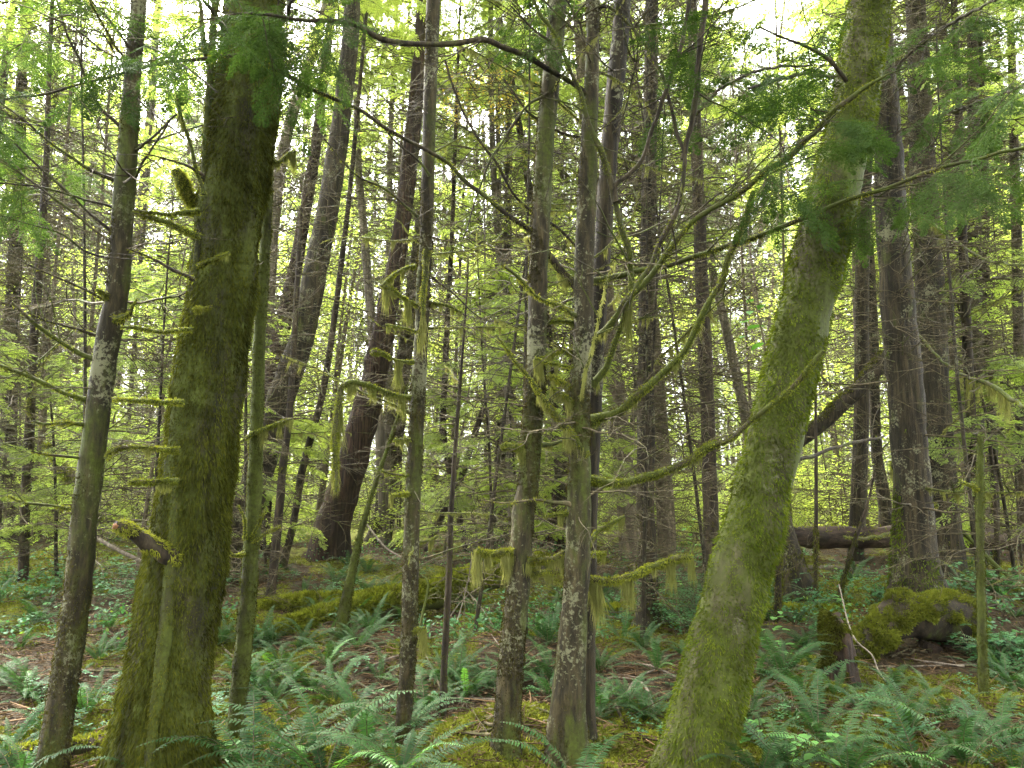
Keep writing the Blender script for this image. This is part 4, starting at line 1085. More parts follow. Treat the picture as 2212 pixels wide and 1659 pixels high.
def mossy_stump():
    Y = Yat(1816, 1478)
    p = wpath([(1816, 1500, 108), (1816, 1484, 92), (1813, 1440, 76), (1812, 1400, 70), (1810, 1365, 66), (1806, 1345, 56), (1800, 1334, 40)], Y)
    path = resample(p, .012)
    mb = MB()
    V = tube(mb, path, 64, 0, lambda P: 1 + .18 * vnoise(P * np.array([9, 9, 1.5]), 61) + .10 * vnoise(P * np.array([24, 24, 4]), 62) + .05 * vnoise(P * 30, 63))
    k = np.clip((V[:, :, 0] - V[:, :, 0].mean()) * 1.2, -.2, .2) * np.linspace(0, 1, len(V))[:, None] ** 3
    V[:, :, 2] -= k                                                       # the top slants and is broken
    mb.v[0] = V.reshape(-1, 3).astype(np.float32)
    c = np.array([p[1, 0], Y, g1(p[1, 0], Y)])
    o = mb.build('stump', M['bark_cedar'], None, c)
    o.location = c
    tag(o, 'rotten dark stump with a moss cap between the ferns, right', 'stump')
    fm = MB(); r = rs(64)
    P, N = surf_points(V, 16000, r)
    h = (P[:, 2] - c[2]) / .55
    keep = (fbm(P * 9, 65, 3) + 1.3 * (h - .55) + .5 * N[:, 0] * -1) > .1
    P, N = P[keep], N[keep]
    strands(fm, P, unit(N + r.normal(size=P.shape) * .4 + [0, 0, -.5]), .03 * (.4 + r.rand(len(P))), .009, r)
    fm.build('moss', M['moss'], o, c)
mossy_stump()

def fluted_stump():
    Y = Yat(1728, 1292)
    p = wpath([(1730, 1300, 92), (1722, 1262, 66), (1708, 1200, 46), (1697, 1130, 28), (1688, 1060, 22), (1680, 960, 18), (1672, 850, 14)], Y, Y + .5)
    mb = MB()
    V = tube(mb, resample(p, .04), 48, 0, lambda P: 1 + .22 * vnoise(P * np.array([7, 7, .5]), 71) + .1 * vnoise(P * np.array([20, 20, 1.5]), 72))
    c = np.array([p[0, 0], Y, g1(p[0, 0], Y)])
    o = mb.build('cedar_snag', M['bark_hemlock'], None, c)
    o.location = c
    tag(o, 'dead snag with widely flared fluted base behind the leaning mossy maple', 'snag')
    fm = MB()
    fur(fm, V, 5000, rs(73), .03, .009, .1, 73)
    fm.build('moss', M['moss'], o, c)
fluted_stump()

def root_mound():
    Y0 = 6.3
    p = wpath([(1838, 1440, 60), (1868, 1400, 66), (1905, 1362, 74), (1950, 1336, 84), (2000, 1326, 92), (2050, 1332, 96), (2090, 1360, 90), (2120, 1400, 60)], Y0, 6.6)
    path = resample(p, .03)
    mb = MB()
    V = tube(mb, path, 48, 0, lambda P: 1 + .22 * fbm(P * 4.5, 81, 3))
    c = np.array([path[len(path) // 2, 0], path[len(path) // 2, 1], 0])
    c[2] = g1(c[0], c[1])
    o = mb.build('root_arch', M['bark_dark'], None, c)
    o.location = c
    tag(o, 'arched old root hummock cushioned in bright moss with a dark hollow beneath', 'root')
    r = rs(82)
    for q in ([(1900, 1400, 24), (1885, 1430, 18), (1870, 1460, 14)], [(1930, 1390, 22), (1935, 1430, 18), (1925, 1470, 14)], [(2010, 1390, 40), (2000, 1430, 50), (1990, 1470, 54)], [(2060, 1390, 40), (2075, 1430, 40), (2080, 1470, 40)]):
        rm_ = MB()
        tube(rm_, resample(wpath(q, 6.45), .03), 12, 0, lambda P: 1 + .25 * fbm(P * 12, 83, 2))
        rm_.build('root', M['bark_cedar'], o, c)
    fm = MB()
    P, N = surf_points(V, 60000, r)
    k = N[:, 2] + .45 * fbm(P * 7, 84, 2) > -.25
    P, N = P[k], N[k]
    lump = (.045 * np.clip(fbm(P * 9, 85, 3), -.6, 1.5))[:, None]
    strands(fm, P + N * lump, unit(N + r.normal(size=P.shape) * .7 + [0, 0, -.2]), .028 * (.4 + r.rand(len(P))), .010, r)
    fm.build('moss', M['moss_floor'], o, c)
root_mound()

# ------------------------------------------------------------------ ferns
def frond_mesh(seed, pairs=34, el=65, bend=75, wide=.088):
    """one sword fern frond of unit length: an arching midrib with narrow leaflets"""
    r = rs(seed)
    n = pairs
    s = np.linspace(0, 1, n + 1)
    ang = np.radians(el) - np.radians(bend) * s ** 1.25
    side = np.cumsum(r.normal() * .01 * np.ones(n + 1))
    x = np.concatenate([[0], np.cumsum(np.cos(ang[:-1]) / n)])
    z = np.concatenate([[0], np.cumsum(np.sin(ang[:-1]) / n)])
    C = np.stack([x, side, z], 1)
    T = unit(np.gradient(C, axis=0))
    mb = MB()
    tube(mb, np.hstack([C, np.linspace(.006, .0015, n + 1)[:, None]]), 4, 1, cap=False)
    V, F = [], []
    for k in range(3, n + 1):
        t = s[k]
        l = wide * min(1, ((t - .06) / .22) ** .7 if t > .06 else 0) * (1 - max(0, (t - .45) / .55) ** 1.6 * .96)
        if l < .004:
            continue
        w = 1.0 / n * .42
        up = np.cross(T[k], [0, 1, 0])
        up = up if up[2] > 0 else -up
        for sg in (-1, 1):
            d = unit(np.array([0, sg, 0]) + T[k] * r.uniform(.12, .42) + up * r.uniform(-.25, .12))
            p = C[k]
            tt = T[k]
            ll = l * r.uniform(.88, 1.08)
            dr = -up * ll * .12
            V += [p - tt * w * .8, p + tt * w * .9, p + d * ll * .55 + tt * w * .75, p + d * ll + dr, p + d * ll * .5 - tt * w * .65]
            b = len(V) - 5
            F.append([b, b + 1, b + 2, b + 4]); 
            F.append([b + 4, b + 2, b + 3, b + 3])
    V = np.array(V)
    F = np.array(F)
    mb.add(V, F[0::2], 0)
    mb.addf(F[1::2][:, :3], 0)
    return mb

FR = [frond_mesh(500 + k, 40, [80, 72, 64, 58, 50, 42, 68, 30][k], [95, 100, 90, 80, 85, 70, 60, 60][k]) for k in range(8)]
FROND = [f.mesh('frond', [M['fern'], M['twig']]) for f in FR]
FROND_D = [frond_mesh(530 + k, 30, [12, 5, 20][k], [40, 35, 60][k], .06).mesh('frond', [M['leaf_brown'], M['twig']]) for k in range(3)]
FROND_B = [f.mesh('frond', [M['fern_bright'], M['twig']]) for f in FR[:4]]
FERN = []
for k in range(6):
    r = rs(540 + k)
    mb = MB()
    nf = [13, 9, 17, 11, 7, 15][k]
    for j in range(nf):
        f = FR[r.randint(8)]
        v = np.concatenate(f.v)
        a = 2 * pi * j / nf + r.normal() * .3
        sc = r.uniform(.55, 1.1)
        Rz = np.array([[cos(a), -sin(a), 0], [sin(a), cos(a), 0], [0, 0, 1]])
        v = (v * sc) @ Rz.T
        off = 0
        for blk in range(len(f.v)):
            pass
        base_n = mb.n
        mb.v.append(v.astype(np.float32)); mb.n += len(v)
        for ff, m in f.f:
            mb.f.append((ff + base_n, m))
    FERN.append(mb.mesh('fern', [M['fern'], M['twig']]))

FERN_N = [0]
def fern(px, py, size, near=None, nf=None, seed=None):
    p = G(px, py)
    r = rs(900 + FERN_N[0] if seed is None else seed)
    FERN_N[0] += 1
    near = p[1] < 6.2 if near is None else near
    if near:
        root = empty('sword_fern', p - np.array([0, 0, .02]), None, None)
        nf = nf or r.randint(9, 17)
        for j in range(nf):
            a = 2 * pi * j / nf + r.normal() * .35
            s = size * r.uniform(.55, 1.12)
            place('frond', (FROND if r.rand() > .05 else FROND_B)[r.randint(4) if r.rand() < .0 else r.randint(0, 4)] if r.rand() < .6 else FROND[r.randint(8)], root, (0, 0, 0), (r.normal() * .15, r.normal() * .12, a), (s, s, s))
        for j in range(r.randint(0, 3)):
            s = size * r.uniform(.5, .9)
            place('frond', FROND_D[r.randint(3)], root, (0, 0, 0), (0, 0, r.uniform(0, 6.28)), (s, s, s))['label'] = 'withered brown frond'
    else:
        s = size * r.uniform(.8, 1.15)
        root = place('sword_fern', FERN[r.randint(6)], None, p - np.array([0, 0, .02]), (r.normal() * .08, r.normal() * .08, r.uniform(0, 6.28)), (s, s, s))
    later_label(root, 'dark green sword fern' if size > .42 else 'small sword fern', 'fern', 'sword ferns on the forest floor')
    return root

for (px, py, s) in [(58, 1500, .5), (215, 1430, .42), (190, 1545, .5), (100, 1585, .4), (10, 1640, .5), (470, 1490, .5), (476, 1410, .42), (640, 1395, .6), (705, 1440, .55), (605, 1450, .5),
                    (566, 1490, .45), (640, 1640, .75), (700, 1700, .85), (545, 1700, .75), (800, 1650, .7), (880, 1590, .62), (920, 1545, .6), (860, 1700, .7), (760, 1570, .55), (985, 1470, .5), (1010, 1520, .5),
                    (1180, 1430, .42), (1190, 1510, .5), (1165, 1590, .5), (1295, 1450, .5), (1300, 1545, .55), (1340, 1340, .55), (1345, 1400, .5), (1440, 1335, .45), (1330, 1620, .55), (1395, 1560, .5), (1420, 1450, .45),
                    (1250, 1760, .6), (1690, 1470, .62), (1735, 1510, .6), (1660, 1580, .6), (1770, 1600, .65), (1700, 1680, .7), (1640, 1690, .5), (1930, 1500, .55), (1965, 1580, .55), (1890, 1620, .6), (2050, 1560, .5), (2160, 1600, .55),
                    (2195, 1500, .45), (2090, 1660, .65), (1830, 1690, .65), (1990, 1670, .65), (2200, 1680, .6), (1620, 1380, .4), (1780, 1400, .35), (1860, 1540, .45), (1770, 1450, .4), (2040, 1480, .35), (1480, 1420, .4), (1110, 1480, .4), (820, 1470, .45), (720, 1520, .5), (330, 1720, .5), (440, 1600, .45), (40, 1700, .5), (300, 1520, .4)]:
    if FERN_N[0] % 6 != 5 or s > .6:
        fern(px, py, s * .92)
    else:
        FERN_N[0] += 1
rr = rs(77)
n = 0
while n < 190:
    px, py = rr.uniform(-40, 2250), rr.choice([rr.uniform(1215, 1560), rr.uniform(1230, 1400)])
    p = G(px, py)
    if abs(px - 1400) < 60 and py < 1380 or p[1] > 16 or 1800 < px < 2090 and 1280 < py < 1480:
        continue
    fern(px, py, rr.uniform(.28, .55), near=False)
    n += 1

# ------------------------------------------------------------------ leafy plants of the floor and the shrub layer
def leaf_sprig(mb, p0, d, L, r, n, leaf, mat=0, stem=1, rad=.0025, wr=.6):
    path = twig_path(p0, d, L, r, .04, .1, 6, rad, .4)
    tube(mb, path, 3, stem, cap=False)
    for k in range(n):
        q = (k + 1) / n * (len(path) - 1.01)
        i = int(q)
        p = path[i, :3] * (1 - q + i) + path[i + 1, :3] * (q - i)
        t = unit(path[i + 1, :3] - path[i, :3])
        s = unit(np.cross(t, [0, 0, 1.0]) + 1e-6) * (1 if k % 2 else -1)
        dd = unit(t * .5 + s + np.array([0, 0, r.uniform(-.3, .25)]))
        l = leaf * r.uniform(.7, 1.2)
        nrm = unit(np.cross(dd, np.cross([0, 0, 1.0], dd)))
        sd = unit(np.cross(dd, nrm))
        w = l * wr * .5
        up = nrm * l * .07
        b = [p, p + dd * l * .28 + sd * w * .85 + up, p + dd * l * .6 + sd * w + up, p + dd * l * .86 + sd * w * .5 + up * .5, p + dd * l - nrm * l * .08,
             p + dd * l * .86 - sd * w * .5 + up * .5, p + dd * l * .6 - sd * w + up, p + dd * l * .28 - sd * w * .85 + up]
        mb.add(np.array(b), [[0, 1, 2, 3], [0, 3, 4, 5], [0, 5, 6, 7]], mat)
    return path

def shrub_mesh(seed, n_stem, H, leaf, per, mats, spread=.7, subs=5, wr=.6):
    r = rs(seed)
    mb = MB()
    for k in range(n_stem):
        a = r.uniform(0, 2 * pi)
        path = twig_path((r.normal() * .08, r.normal() * .08, 0), (cos(a) * spread, sin(a) * spread, 1), H * r.uniform(.6, 1.1), r, .05, .12, 8, .006, .3)
        tube(mb, path, 4, 1, cap=False)
        for j in range(subs):
            i = r.randint(2, 9)
            leaf_sprig(mb, path[i, :3], r.normal(size=3) * [1, 1, .3] + [0, 0, .25], H * r.uniform(.2, .45), r, per, leaf, 0, 1, .002, wr)
    return mb.mesh('shrub', mats)

SALAL = [shrub_mesh(600 + k, 5, .40, .055, 6, [M['salal'], M['twig']], .9, 4, .62) for k in range(4)]
HUCK = [shrub_mesh(620 + k, 9, 1.15, .038, 11, [M['leaf_light'], M['twig']], .55, 11, .55) for k in range(4)]
HUCK_NEAR = [shrub_mesh(640 + k, 6, .55, .03, 9, [M['salal'], M['twig']], .6, 8, .6) for k in range(2)]

def scatter(name, meshes, what, cat, group, n, seed, x0, x1, y0, y1, s0, s1, avoid=None):
    r = rs(seed)
    k = 0
    tries = 0
    while k < n and tries < n * 30:
        tries += 1
        px, py = r.uniform(x0, x1), r.uniform(y0, y1)
        p = G(px, py)
        if avoid and avoid(px, py, p):
            continue
        s = r.uniform(s0, s1)
        o = place(name, meshes[r.randint(len(meshes))], None, p - np.array([0, 0, .03]), (r.normal() * .08, r.normal() * .08, r.uniform(0, 6.28)), (s, s, s))
        later_label(o, what, cat, group)
        k += 1

scatter('salal_plant', SALAL, 'low glossy leaved salal', 'plant', 'salal on the right hand bank', 30, 31, 1930, 2240, 1235, 1430, .6, 1.0, avoid=lambda px, py, p: 1820 < px < 2085 and py > 1290)
scatter('salal_plant', SALAL, 'low glossy leaved salal', 'plant', 'salal across the floor', 26, 32, 0, 560, 1190, 1330, .6, 1.1)
scatter('salal_plant', SALAL, 'low glossy leaved salal', 'plant', 'salal across the floor', 40, 33, 560, 1940, 1190, 1330, .6, 1.0)
scatter('salal_plant', SALAL, 'small salal plant', 'plant', 'salal across the floor', 55, 34, 0, 2212, 1330, 1620, .35, .6, avoid=lambda px, py, p: 1780 < px < 2085 and py < 1480)
scatter('huckleberry_shrub', HUCK_NEAR, 'dark small leaved shrub', 'shrub', 'small leaved shrubs', 10, 35, 1440, 1530, 1290, 1390, .8, 1.2)
scatter('huckleberry_shrub', HUCK, 'light green small leaved shrub', 'shrub', 'light green shrubs in the background', 110, 36, -100, 2300, 1085, 1190, 1.1, 2.3, avoid=lambda px, py, p: py > 1150 and 640 < px < 800)

def stem_plant(px, py, px_h, leaf, n, label, seed, lean=0.0):
    p = G(px, py)
    r = rs(seed)
    h = px_h * depth(p) / FPX
    mb = MB()
    path = twig_path((0, 0, -.03), (lean, 0, 1), h, r, -.01, .06, 9, .005, .4)
    tube(mb, path, 5, 1, cap=False)
    for k in range(n):
        i = r.randint(3, 10)
        leaf_sprig(mb, path[i, :3], r.normal(size=3) * [1, .7, .2] + [0, 0, .3], leaf * 1.6, r, 3, leaf, 0, 1, .002, .7)
    o = mb.build('salmonberry_plant', [M['fern_bright'], M['twig']])
    o.location = p
    tag(o, label, 'plant')
for i, a in enumerate([(1486, 1330, 200, .07, 8, 'upright stem with pale green leaves between the ribbed trunk and the maple'),
          (1665, 1420, 95, .085, 6, 'broad leaved green plant just right of the leaning maple among ferns'),
          (1640, 1610, 70, .11, 7, 'large toothed leaves at the right foot of the leaning mossy maple'),
          (1060, 1380, 30, .13, 4, 'big leaved plant on the moss left of the central trunk'),
          (545, 1640, 40, .07, 7, 'small bright leaved plant at the foot of the thin mossy pole'),
          (1540, 1180, 130, .06, 6, 'tall leafy stem in front of the dark narrow trunk'),
          (1820, 1330, 40, .06, 9, 'tuft of bluish leaves growing on the rotten stump'),
          (1755, 1665, 60, .09, 7, 'leafy bramble in the foreground ferns right of the maple')]):
    stem_plant(*a, seed=700 + i)
# the tall thin stem with a few big bright leaves left of the maple
p0 = W(1648, 1180, 6.0)
mb = MB(); r = rs(720)
path = resample(wpath([(1600, 1270, 5), (1640, 1100, 5), (1672, 900, 4), (1655, 760, 4), (1632, 660, 3), (1622, 600, 2)], 6.0), .05)
tube(mb, path, 5, 1, cap=False)
for (px, py, l) in [(1630, 640, .13), (1622, 665, .12), (1618, 690, .12), (1668, 690, .14), (1612, 712, .15), (1650, 735, .15), (1640, 655, .1), (1700, 405, .1), (1663, 420, .1)]:
    q = W(px, py, 6.0 + r.normal() * .05)
    if py > 500:
        i = int(np.argmin(np.linalg.norm(path[:, :3] - q, axis=1)))
        leaf_sprig(mb, path[i, :3], q - path[i, :3], np.linalg.norm(q - path[i, :3]) + .02, r, 1, l, 0, 1, .0025, .75)
c0 = np.array([path[0, 0], path[0, 1], g1(path[0, 0], path[0, 1])])
o = mb.build('salmonberry_shrub', [M['fern_bright'], M['twig']], None, c0)
o.location = c0
tag(o, 'thin stem with a few large bright leaves left of the leaning maple', 'shrub')

# ------------------------------------------------------------------ fallen sticks
def stick(pts, Y0, Y1, mat, label, seed, sub=2):
    path = wpath(full(pts), Y0, Y1)
    path = resample(path, .05)
    mb = MB(); r = rs(seed)
    tube(mb, path, 6, 0, lambda P: 1 + .2 * fbm(P * 40, seed, 2))
    for k in range(sub):
        i = r.randint(len(path) // 3, len(path) - 1)
        dead_branch(mb, path[i, :3], r.normal(size=3) * [1, 1, .3] + [0, 0, .2], r.uniform(.1, .35), r, path[i, 3] * .5, .02, 0, 2, 3)
    c = np.array([path[0, 0], path[0, 1], g1(path[0, 0], path[0, 1])])
    o = mb.build('fallen_stick', M[mat], None, c)
    o.location = c
    tag(o, label, 'stick', 'fallen sticks')
stick([(1812, 1262, 2.5), (1816, 1278, 2.5), (1833, 1348, 3), (1851, 1386, 3.5), (1883, 1414, 3.5), (1897, 1449, 4), (1914, 1472, 3)], 6.3, 5.3, 'twig_pale', 'white crooked stick propped over the rotten mossy stump', 1)
stick([(1850, 1562, 6), (1900, 1555, 7), (1950, 1548, 7), (1990, 1540, 6), (2015, 1528, 4)], 4.55, 4.6, 'twig_pale', 'pale stick lying across the ferns at lower right', 2)
stick([(1030, 1180, 8), (1024, 1130, 9), (1016, 1080, 7), (1012, 1050, 4)], 15, 15.2, 'twig_pale', 'bleached broken pole standing by the crossed dark poles', 3)
stick([(790, 1130, 4), (830, 1180, 5), (868, 1205, 4)], 10, 9.5, 'twig_pale', 'bleached stick slanting behind the slender moss hung trunk', 4)
stick([(985, 1350, 2.8), (1000, 1300, 2.8), (1012, 1250, 2.8), (1020, 1200, 2.2)], 7.2, 7.6, 'twig_pale', 'pale stick propped upright on the long mossy log', 5)
stick([(960, 1350, 2.2), (1000, 1295, 2.2), (1050, 1260, 3)], 7.1, 7.4, 'twig_pale', 'pale stick slanting right over the long mossy log', 6)
stick([(1065, 1350, 2.2), (1030, 1300, 2.2), (1000, 1270, 3)], 7.1, 7.3, 'twig_pale', 'pale stick slanting left over the long mossy log', 7)
stick([(905, 1370, 5), (912, 1330, 6), (925, 1260, 5), (900, 1235, 4)], 7.0, 7.2, 'twig_mossy', 'mossy bent stick beside the slender moss hung trunk', 8)
stick([(160, 1130, 8), (240, 1180, 9), (330, 1225, 8)], 9, 8.8, 'twig_pale', 'long pale stick on the ground behind the lichen spotted trunk', 9)
stick([(1850, 1095, 8), (1900, 1010, 6)], 15, 15, 'bark_pale', 'bleached pole leaning in the background left of the stout trunk', 10)
stick([(2010, 1090, 7), (2080, 1150, 8), (2150, 1220, 8), (2212, 1270, 8)], 10.5, 9.0, 'twig_mossy', 'long mossy pole slanting down behind the snapped mossy pole', 11)
rr = rs(79)
for k in range(105):
    px, py = rr.uniform(0, 2212), rr.uniform(1215, 1640)
    p = G(px, py)
    a = rr.uniform(0, pi)
    L = rr.uniform(.25, 1.0)
    q = p + np.array([cos(a), sin(a), 0]) * L
    mid_ = (p + q) / 2 + rr.normal(size=3) * [.05, .05, .01]
    pts = np.array([[*P_, rad] for P_, rad in ((p, .011), (mid_, .009), (q, .004))])
    pts[:, 2] = ground(pts[:, 0], pts[:, 1]) + .025
    mb = MB()
    path = resample(pts, .05)
    tube(mb, path, 5, 0, lambda P: 1 + .25 * fbm(P * 40, k, 2))
    for j in range(2):
        i = rr.randint(2, len(path) - 1)
        dead_branch(mb, path[i, :3], rr.normal(size=3) * [1, 1, .1] + [0, 0, .08], rr.uniform(.1, .3), rr, .004, .01, 0, 2, 3)
    pale = rr.rand() < .35
    o = mb.build('fallen_stick', M['twig_pale' if pale else 'twig'], None, p)
    o.location = p
    later_label(o, 'pale fallen stick' if pale else 'brown fallen stick', 'stick', 'fallen sticks')

# ------------------------------------------------------------------ floor stuff: moss, twigs and leaves nobody could count
def floor_points(n, r, ymin, ymax, p=1.7):
    y = ymin + (ymax - ymin) * r.rand(n) ** p
    x = r.uniform(-1, 1, n) * (y * .80 + .6)
    return x, y

r = rs(81)
x, y = floor_points(560000, r, 3.0, 13, 1.6)
mk = moss_mask(x, y)
k = mk + r.normal(size=len(x)) * .08 > .58
x, y, mk = x[k], y[k], mk[k]
P = np.stack([x, y, ground(x, y) - .004 + .07 * np.clip(mk - .55, 0, .5) * (.6 + .6 * r.rand(len(x)))], 1)
mb = MB()
D = unit(r.normal(size=P.shape) * [1, 1, .4] + [0, 0, .8])
strands(mb, P, D, .019 * (.5 + r.rand(len(P))) * (1 + .05 * y), .0062 * (.6 + .8 * r.rand(len(P))) * (1 + .06 * y), r)
tag(mb.build('moss_carpet', M['moss_floor']), 'yellow green moss in cushions over the forest floor', 'moss', None, 'stuff')

x, y = floor_points(60000, r, 3.0, 16, 1.5)
P = np.stack([x, y, ground(x, y) + r.uniform(0, .03, len(x))], 1)
a = r.uniform(0, 2 * pi, len(x))
D = np.stack([np.cos(a), np.sin(a), r.normal(size=len(x)) * .15], 1)
mb = MB()
L_ = .04 + .22 * r.rand(len(x)) ** 3
S = unit(np.cross(D, r.normal(size=D.shape)))
wd = (.002 + .004 * r.rand(len(x)))[:, None]
mid_ = P + D * (L_ * .5)[:, None] + r.normal(size=P.shape) * (L_ * .05)[:, None]
E = P + D * L_[:, None]
S2 = unit(np.cross(D, S))
V = np.stack([P + S * wd, P - S * wd * .5 + S2 * wd, P - S * wd * .5 - S2 * wd, E + S * wd * .6, E - S * wd * .3 + S2 * wd * .6, E - S * wd * .3 - S2 * wd * .6], 1).reshape(-1, 3)
kk = np.arange(len(x))[:, None] * 6
mb.add(V, np.concatenate([kk + np.array([[0, 1, 4, 3]]), kk + np.array([[1, 2, 5, 4]]), kk + np.array([[2, 0, 3, 5]])]))
x, y = floor_points(15000, r, 3.0, 12, 1.6)
P = np.stack([x, y, ground(x, y) + r.uniform(.002, .03, len(x))], 1)
leaves_at(mb, P, r, .035, .55, 0)
tag(mb.build('needle_litter', M['leaf_brown']), 'brown twigs and dead leaves strewn over the forest floor', 'litter', None, 'stuff')

# green ground cover between the ferns, farther back
r = rs(83)
x, y = floor_points(60000, r, 6.5, 32, 1.3)
P0 = np.stack([x, y, np.zeros_like(x)], 1)
k = vnoise(P0 * .55, 41) + .6 * vnoise(P0 * 1.7, 42) > .05
x, y = x[k], y[k]
P = np.stack([x, y, ground(x, y) + r.uniform(.02, .30, len(x)) * (.5 + .03 * y)], 1)
mb = MB()
sel = r.rand(len(P)) < np.clip((y - 9) / 12, .12, .9)
leaves_at(mb, P[sel], r, .042, .62, 0)
leaves_at(mb, P[~sel], r, .042, .62, 1)
tag(mb.build('ground_cover', [M['leaf_mid'], M['salal']]), 'low green leafy ground cover spreading through the wood', 'ground cover', None, 'stuff')

# ------------------------------------------------------------------ the wood behind: each tree its own thing
def bark_tube_mesh(seed, H, r0, mat, lean=.02):
    r = rs(seed)
    mb = MB()
    path = twig_path((0, 0, -.3), (r.normal() * lean, r.normal() * lean, 1), H, r, 0, .02, 14, r0, .3)
    tube(mb, resample(path, .35), 12, 0, lambda P: 1 + .08 * fbm(P * 5, seed, 2))
    return mb.mesh('trunk', M[mat])
BACK_TRUNK = [bark_tube_mesh(800 + k, 17, .09 + .03 * (k % 3), ['bark_back', 'bark_hemlock', 'bark_back', 'bark_pale', 'bark_hemlock'][k], .05) for k in range(5)]
def back_tree(x, y, kind, r, what):
    z = g1(x, y)
    if kind == 'leafy':
        root = empty('alder_tree', (x, y, z), None, None)
        s = r.uniform(.8, 1.35)
        place('trunk', BACK_TRUNK[r.randint(5)], root, rot=(0, 0, r.uniform(0, 6)), scale=(.6, .6, .6 * s))
        place('crown', CR_LEAF[r.randint(3)], root, (0, 0, r.uniform(.1, 1.6)), (0, 0, r.uniform(0, 6)), (s, s, s * .9))
    elif kind == 'young':
        root = empty('young_hemlock', (x, y, z), None, None)
        s = r.uniform(.7, 1.4)
        place('trunk', BACK_TRUNK[r.randint(5)], root, scale=(.22, .22, .26 * s))
        place('crown', CR_YOUNG[r.randint(3)], root, (0, 0, 0), (0, 0, r.uniform(0, 6)), (s, s, s))
    else:
        root = empty('hemlock_tree', (x, y, z), None, None)
        s = r.uniform(.8, 1.3)
        place('trunk', BACK_TRUNK[r.randint(5)], root, rot=(0, 0, r.uniform(0, 6)), scale=(s, s, 1.15 if y < 24 else 1.7))
        place('crown', (CR_HEM if y < 24 else CR_FAR)[r.randint(4)], root, (0, 0, r.uniform(3.5, 7) if y < 24 else r.uniform(5, 10)), (0, 0, r.uniform(0, 6)), (.9 * s, .9 * s, 1.0) if y < 24 else (1.15 * s, 1.15 * s, 1.8))
        place('dead_branch', CR_DEAD[r.randint(3)], root, (0, 0, .6), (0, 0, r.uniform(0, 6)))
    later_label(root, what, 'tree', {'leafy': 'leafy trees behind', 'young': 'young hemlocks in the understorey', 'hem': 'hemlocks of the wood behind'}[kind])
r = rs(85)
n = {'leafy': 0, 'young': 0, 'hem': 0}
want = {'leafy': 44, 'young': 62, 'hem': 120}
taken = []
while any(n[k] < want[k] for k in want):
    kind = [k for k in want if n[k] < want[k]][r.randint(sum(n[k] < want[k] for k in want))]
    y = {'leafy': r.uniform(15, 34), 'young': 9 + 24 * r.rand() ** 1.2, 'hem': r.uniform(12, 18) if n['hem'] % 9 == 0 else r.uniform(35, 52)}[kind]
    x = r.uniform(-1, 1) * (y * .82 + 1.5)
    ppx = proj((x, y, 1.5))[0]
    if kind == 'young' and y < 19 and (640 < ppx < 910 or 1630 < ppx < 2120):
        continue
    if any((x - a) ** 2 + (y - b) ** 2 < .8 for a, b in taken):
        continue
    taken.append((x, y))
    back_tree(x, y, kind, r, {'leafy': 'pale green leafy tree', 'young': 'low young hemlock with layered boughs', 'hem': 'tall background hemlock'}[kind])
    n[kind] += 1
r = rs(89)
for k in range(46):
    y = r.uniform(14, 30)
    x = r.uniform(-1, 1) * (y * .78)
    root = empty('slender_hemlock', (x, y, g1(x, y)), None, None)
    s = r.uniform(.35, .6)
    place('trunk', BACK_TRUNK[r.choice([0, 2, 3])], root, rot=(r.normal() * .03, r.normal() * .03, r.uniform(0, 6)), scale=(s, s, 1.0))
    place('dead_branch', CR_DEAD[r.randint(3)], root, (0, 0, .8), (0, 0, r.uniform(0, 6)), (1.1, 1.1, 1.3))
    later_label(root, 'slender pale trunk with bare twigs', 'tree', 'slender bare trunks behind')
r = rs(86)
for k in range(48):
    y = r.uniform(6.5, 18)
    x = r.uniform(-1, 1) * (y * .76)
    ppx = proj((x, y, 1.5))[0]
    if y < 14.5 and (650 < ppx < 900 or 1630 < ppx < 2090):
        continue
    root = empty('dead_sapling', (x, y, g1(x, y)), None, None)
    s = r.uniform(.6, 1.1)
    place('trunk', BACK_TRUNK[r.choice([1, 4])], root, rot=(r.normal() * .06, r.normal() * .06, r.uniform(0, 6)), scale=(.17, .17, .42 * s))
    place('dead_branch', CR_DEAD[r.randint(3)], root, (0, 0, .3), (0, 0, r.uniform(0, 6)), (.75, .75, .85 * s))
    later_label(root, 'thin dead sapling with bare twigs', 'tree', 'dead saplings among the trunks')
# the branch of autumn leaves
c = W(1045, 262, 13.5)
root = empty('vine_maple', (c[0] + .2, 13.5, g1(c[0] + .2, 13.5)), 'slim maple with orange autumn leaves high left of the central trunk', 'tree')
place('trunk', BACK_TRUNK[3], root, scale=(.35, .35, c[2] / 17 * 1.05))
place('crown', CR_ORANGE, root, (0, 0, c[2] - root.location.z - 1.0), scale=(.8, .8, .8))

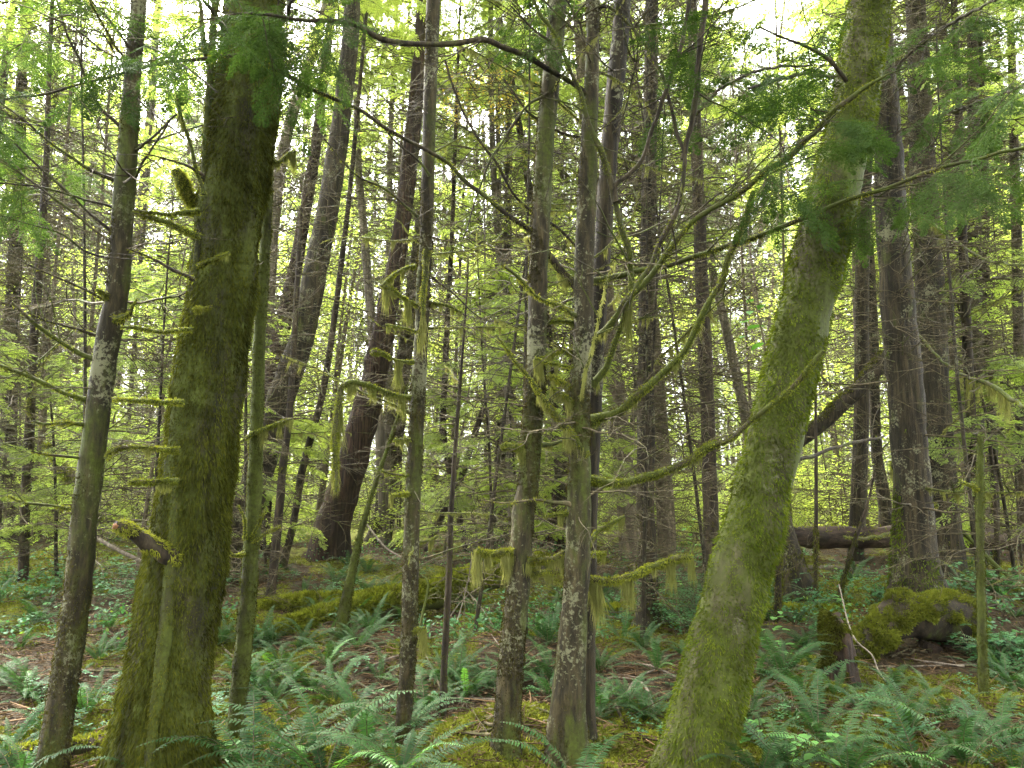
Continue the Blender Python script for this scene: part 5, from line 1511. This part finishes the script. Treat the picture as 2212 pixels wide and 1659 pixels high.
# far edge of the wood, one mass
r = rs(87)
mb = MB()
for k in range(160):
    y = r.uniform(50, 78)
    x = r.uniform(-1, 1) * (y * .85)
    H = r.uniform(10, 20)
    tube(mb, np.array([[x, y, -.5, .16], [x + r.normal() * .4, y, H * .5, .12], [x + r.normal() * .6, y, H, .03]]), 6, 0)
x = r.uniform(-1, 1, 520000)
y = r.uniform(46, 80, 520000)
x = x * y * .85
z = 36 * r.rand(520000) ** 1.15
P = np.stack([x, y, z], 1)
k = fbm(P * np.array([.33, .2, .38]), 91, 3) > -.16 + .006 * z
P = P[k]
leaves_at(mb, P, r, .33, .42, 1)
tag(mb.build('distant_wood', [M['bark_hemlock'], M['needle_far']]), 'pale green mass of distant trees closing off the wood', 'wood', None, 'stuff')

# unseen wood behind the viewpoint and overhead, added to block sky light
r = rs(88)
mb = MB()
x, y, z = r.uniform(-32, 32, 90000), r.uniform(-34, 7, 90000), 1.5 + 22 * r.rand(90000)
P = np.stack([x, y, z], 1)
k = (np.hypot(x, y) > 3.0) & ((y < -2.5) | (z > 6.5 + np.maximum(y, 0) * .95)) & (fbm(P * np.array([.3, .3, .3]), 95, 3) > -.1) & ((z > 5) | (y < -5))
leaves_at(mb, P[k], r, .45, .45, 1)
for j in range(45):
    a, b = r.uniform(-30, 30), r.uniform(-32, -3.5)
    H = r.uniform(14, 22)
    tube(mb, np.array([[a, b, -.5, .18], [a + r.normal() * .4, b, H * .5, .13], [a + r.normal() * .6, b, H, .03]]), 8, 0)
tag(mb.build('unseen_wood', [M['bark_hemlock'], M['cedar']]), 'unseen wood added overhead and behind the viewpoint to block sky light', 'wood', None, 'stuff')

# ------------------------------------------------------------------ damp air
hz, nt, out = nodes('haze')
pv = nt.nodes.new('ShaderNodeVolumePrincipled')
pv.inputs['Color'].default_value = (1.0, .98, .70, 1)
pv.inputs['Density'].default_value = .00022
pv.inputs['Anisotropy'].default_value = .3
nt.links.new(pv.outputs[0], out.inputs['Volume'])
mb = MB()
x0, x1, y0, y1, z0, z1 = -95, 95, -40, 90, -4, 48
v = np.array([[x, y, z] for x in (x0, x1) for y in (y0, y1) for z in (z0, z1)])
mb.add(v, [[0, 1, 3, 2], [4, 6, 7, 5], [0, 4, 5, 1], [2, 3, 7, 6], [0, 2, 6, 4], [1, 5, 7, 3]])
tag(mb.build('haze', hz, smooth=False), 'pale damp air between the trees', 'haze', None, 'stuff')
SC.cycles.volume_bounces = 1

finish_labels()
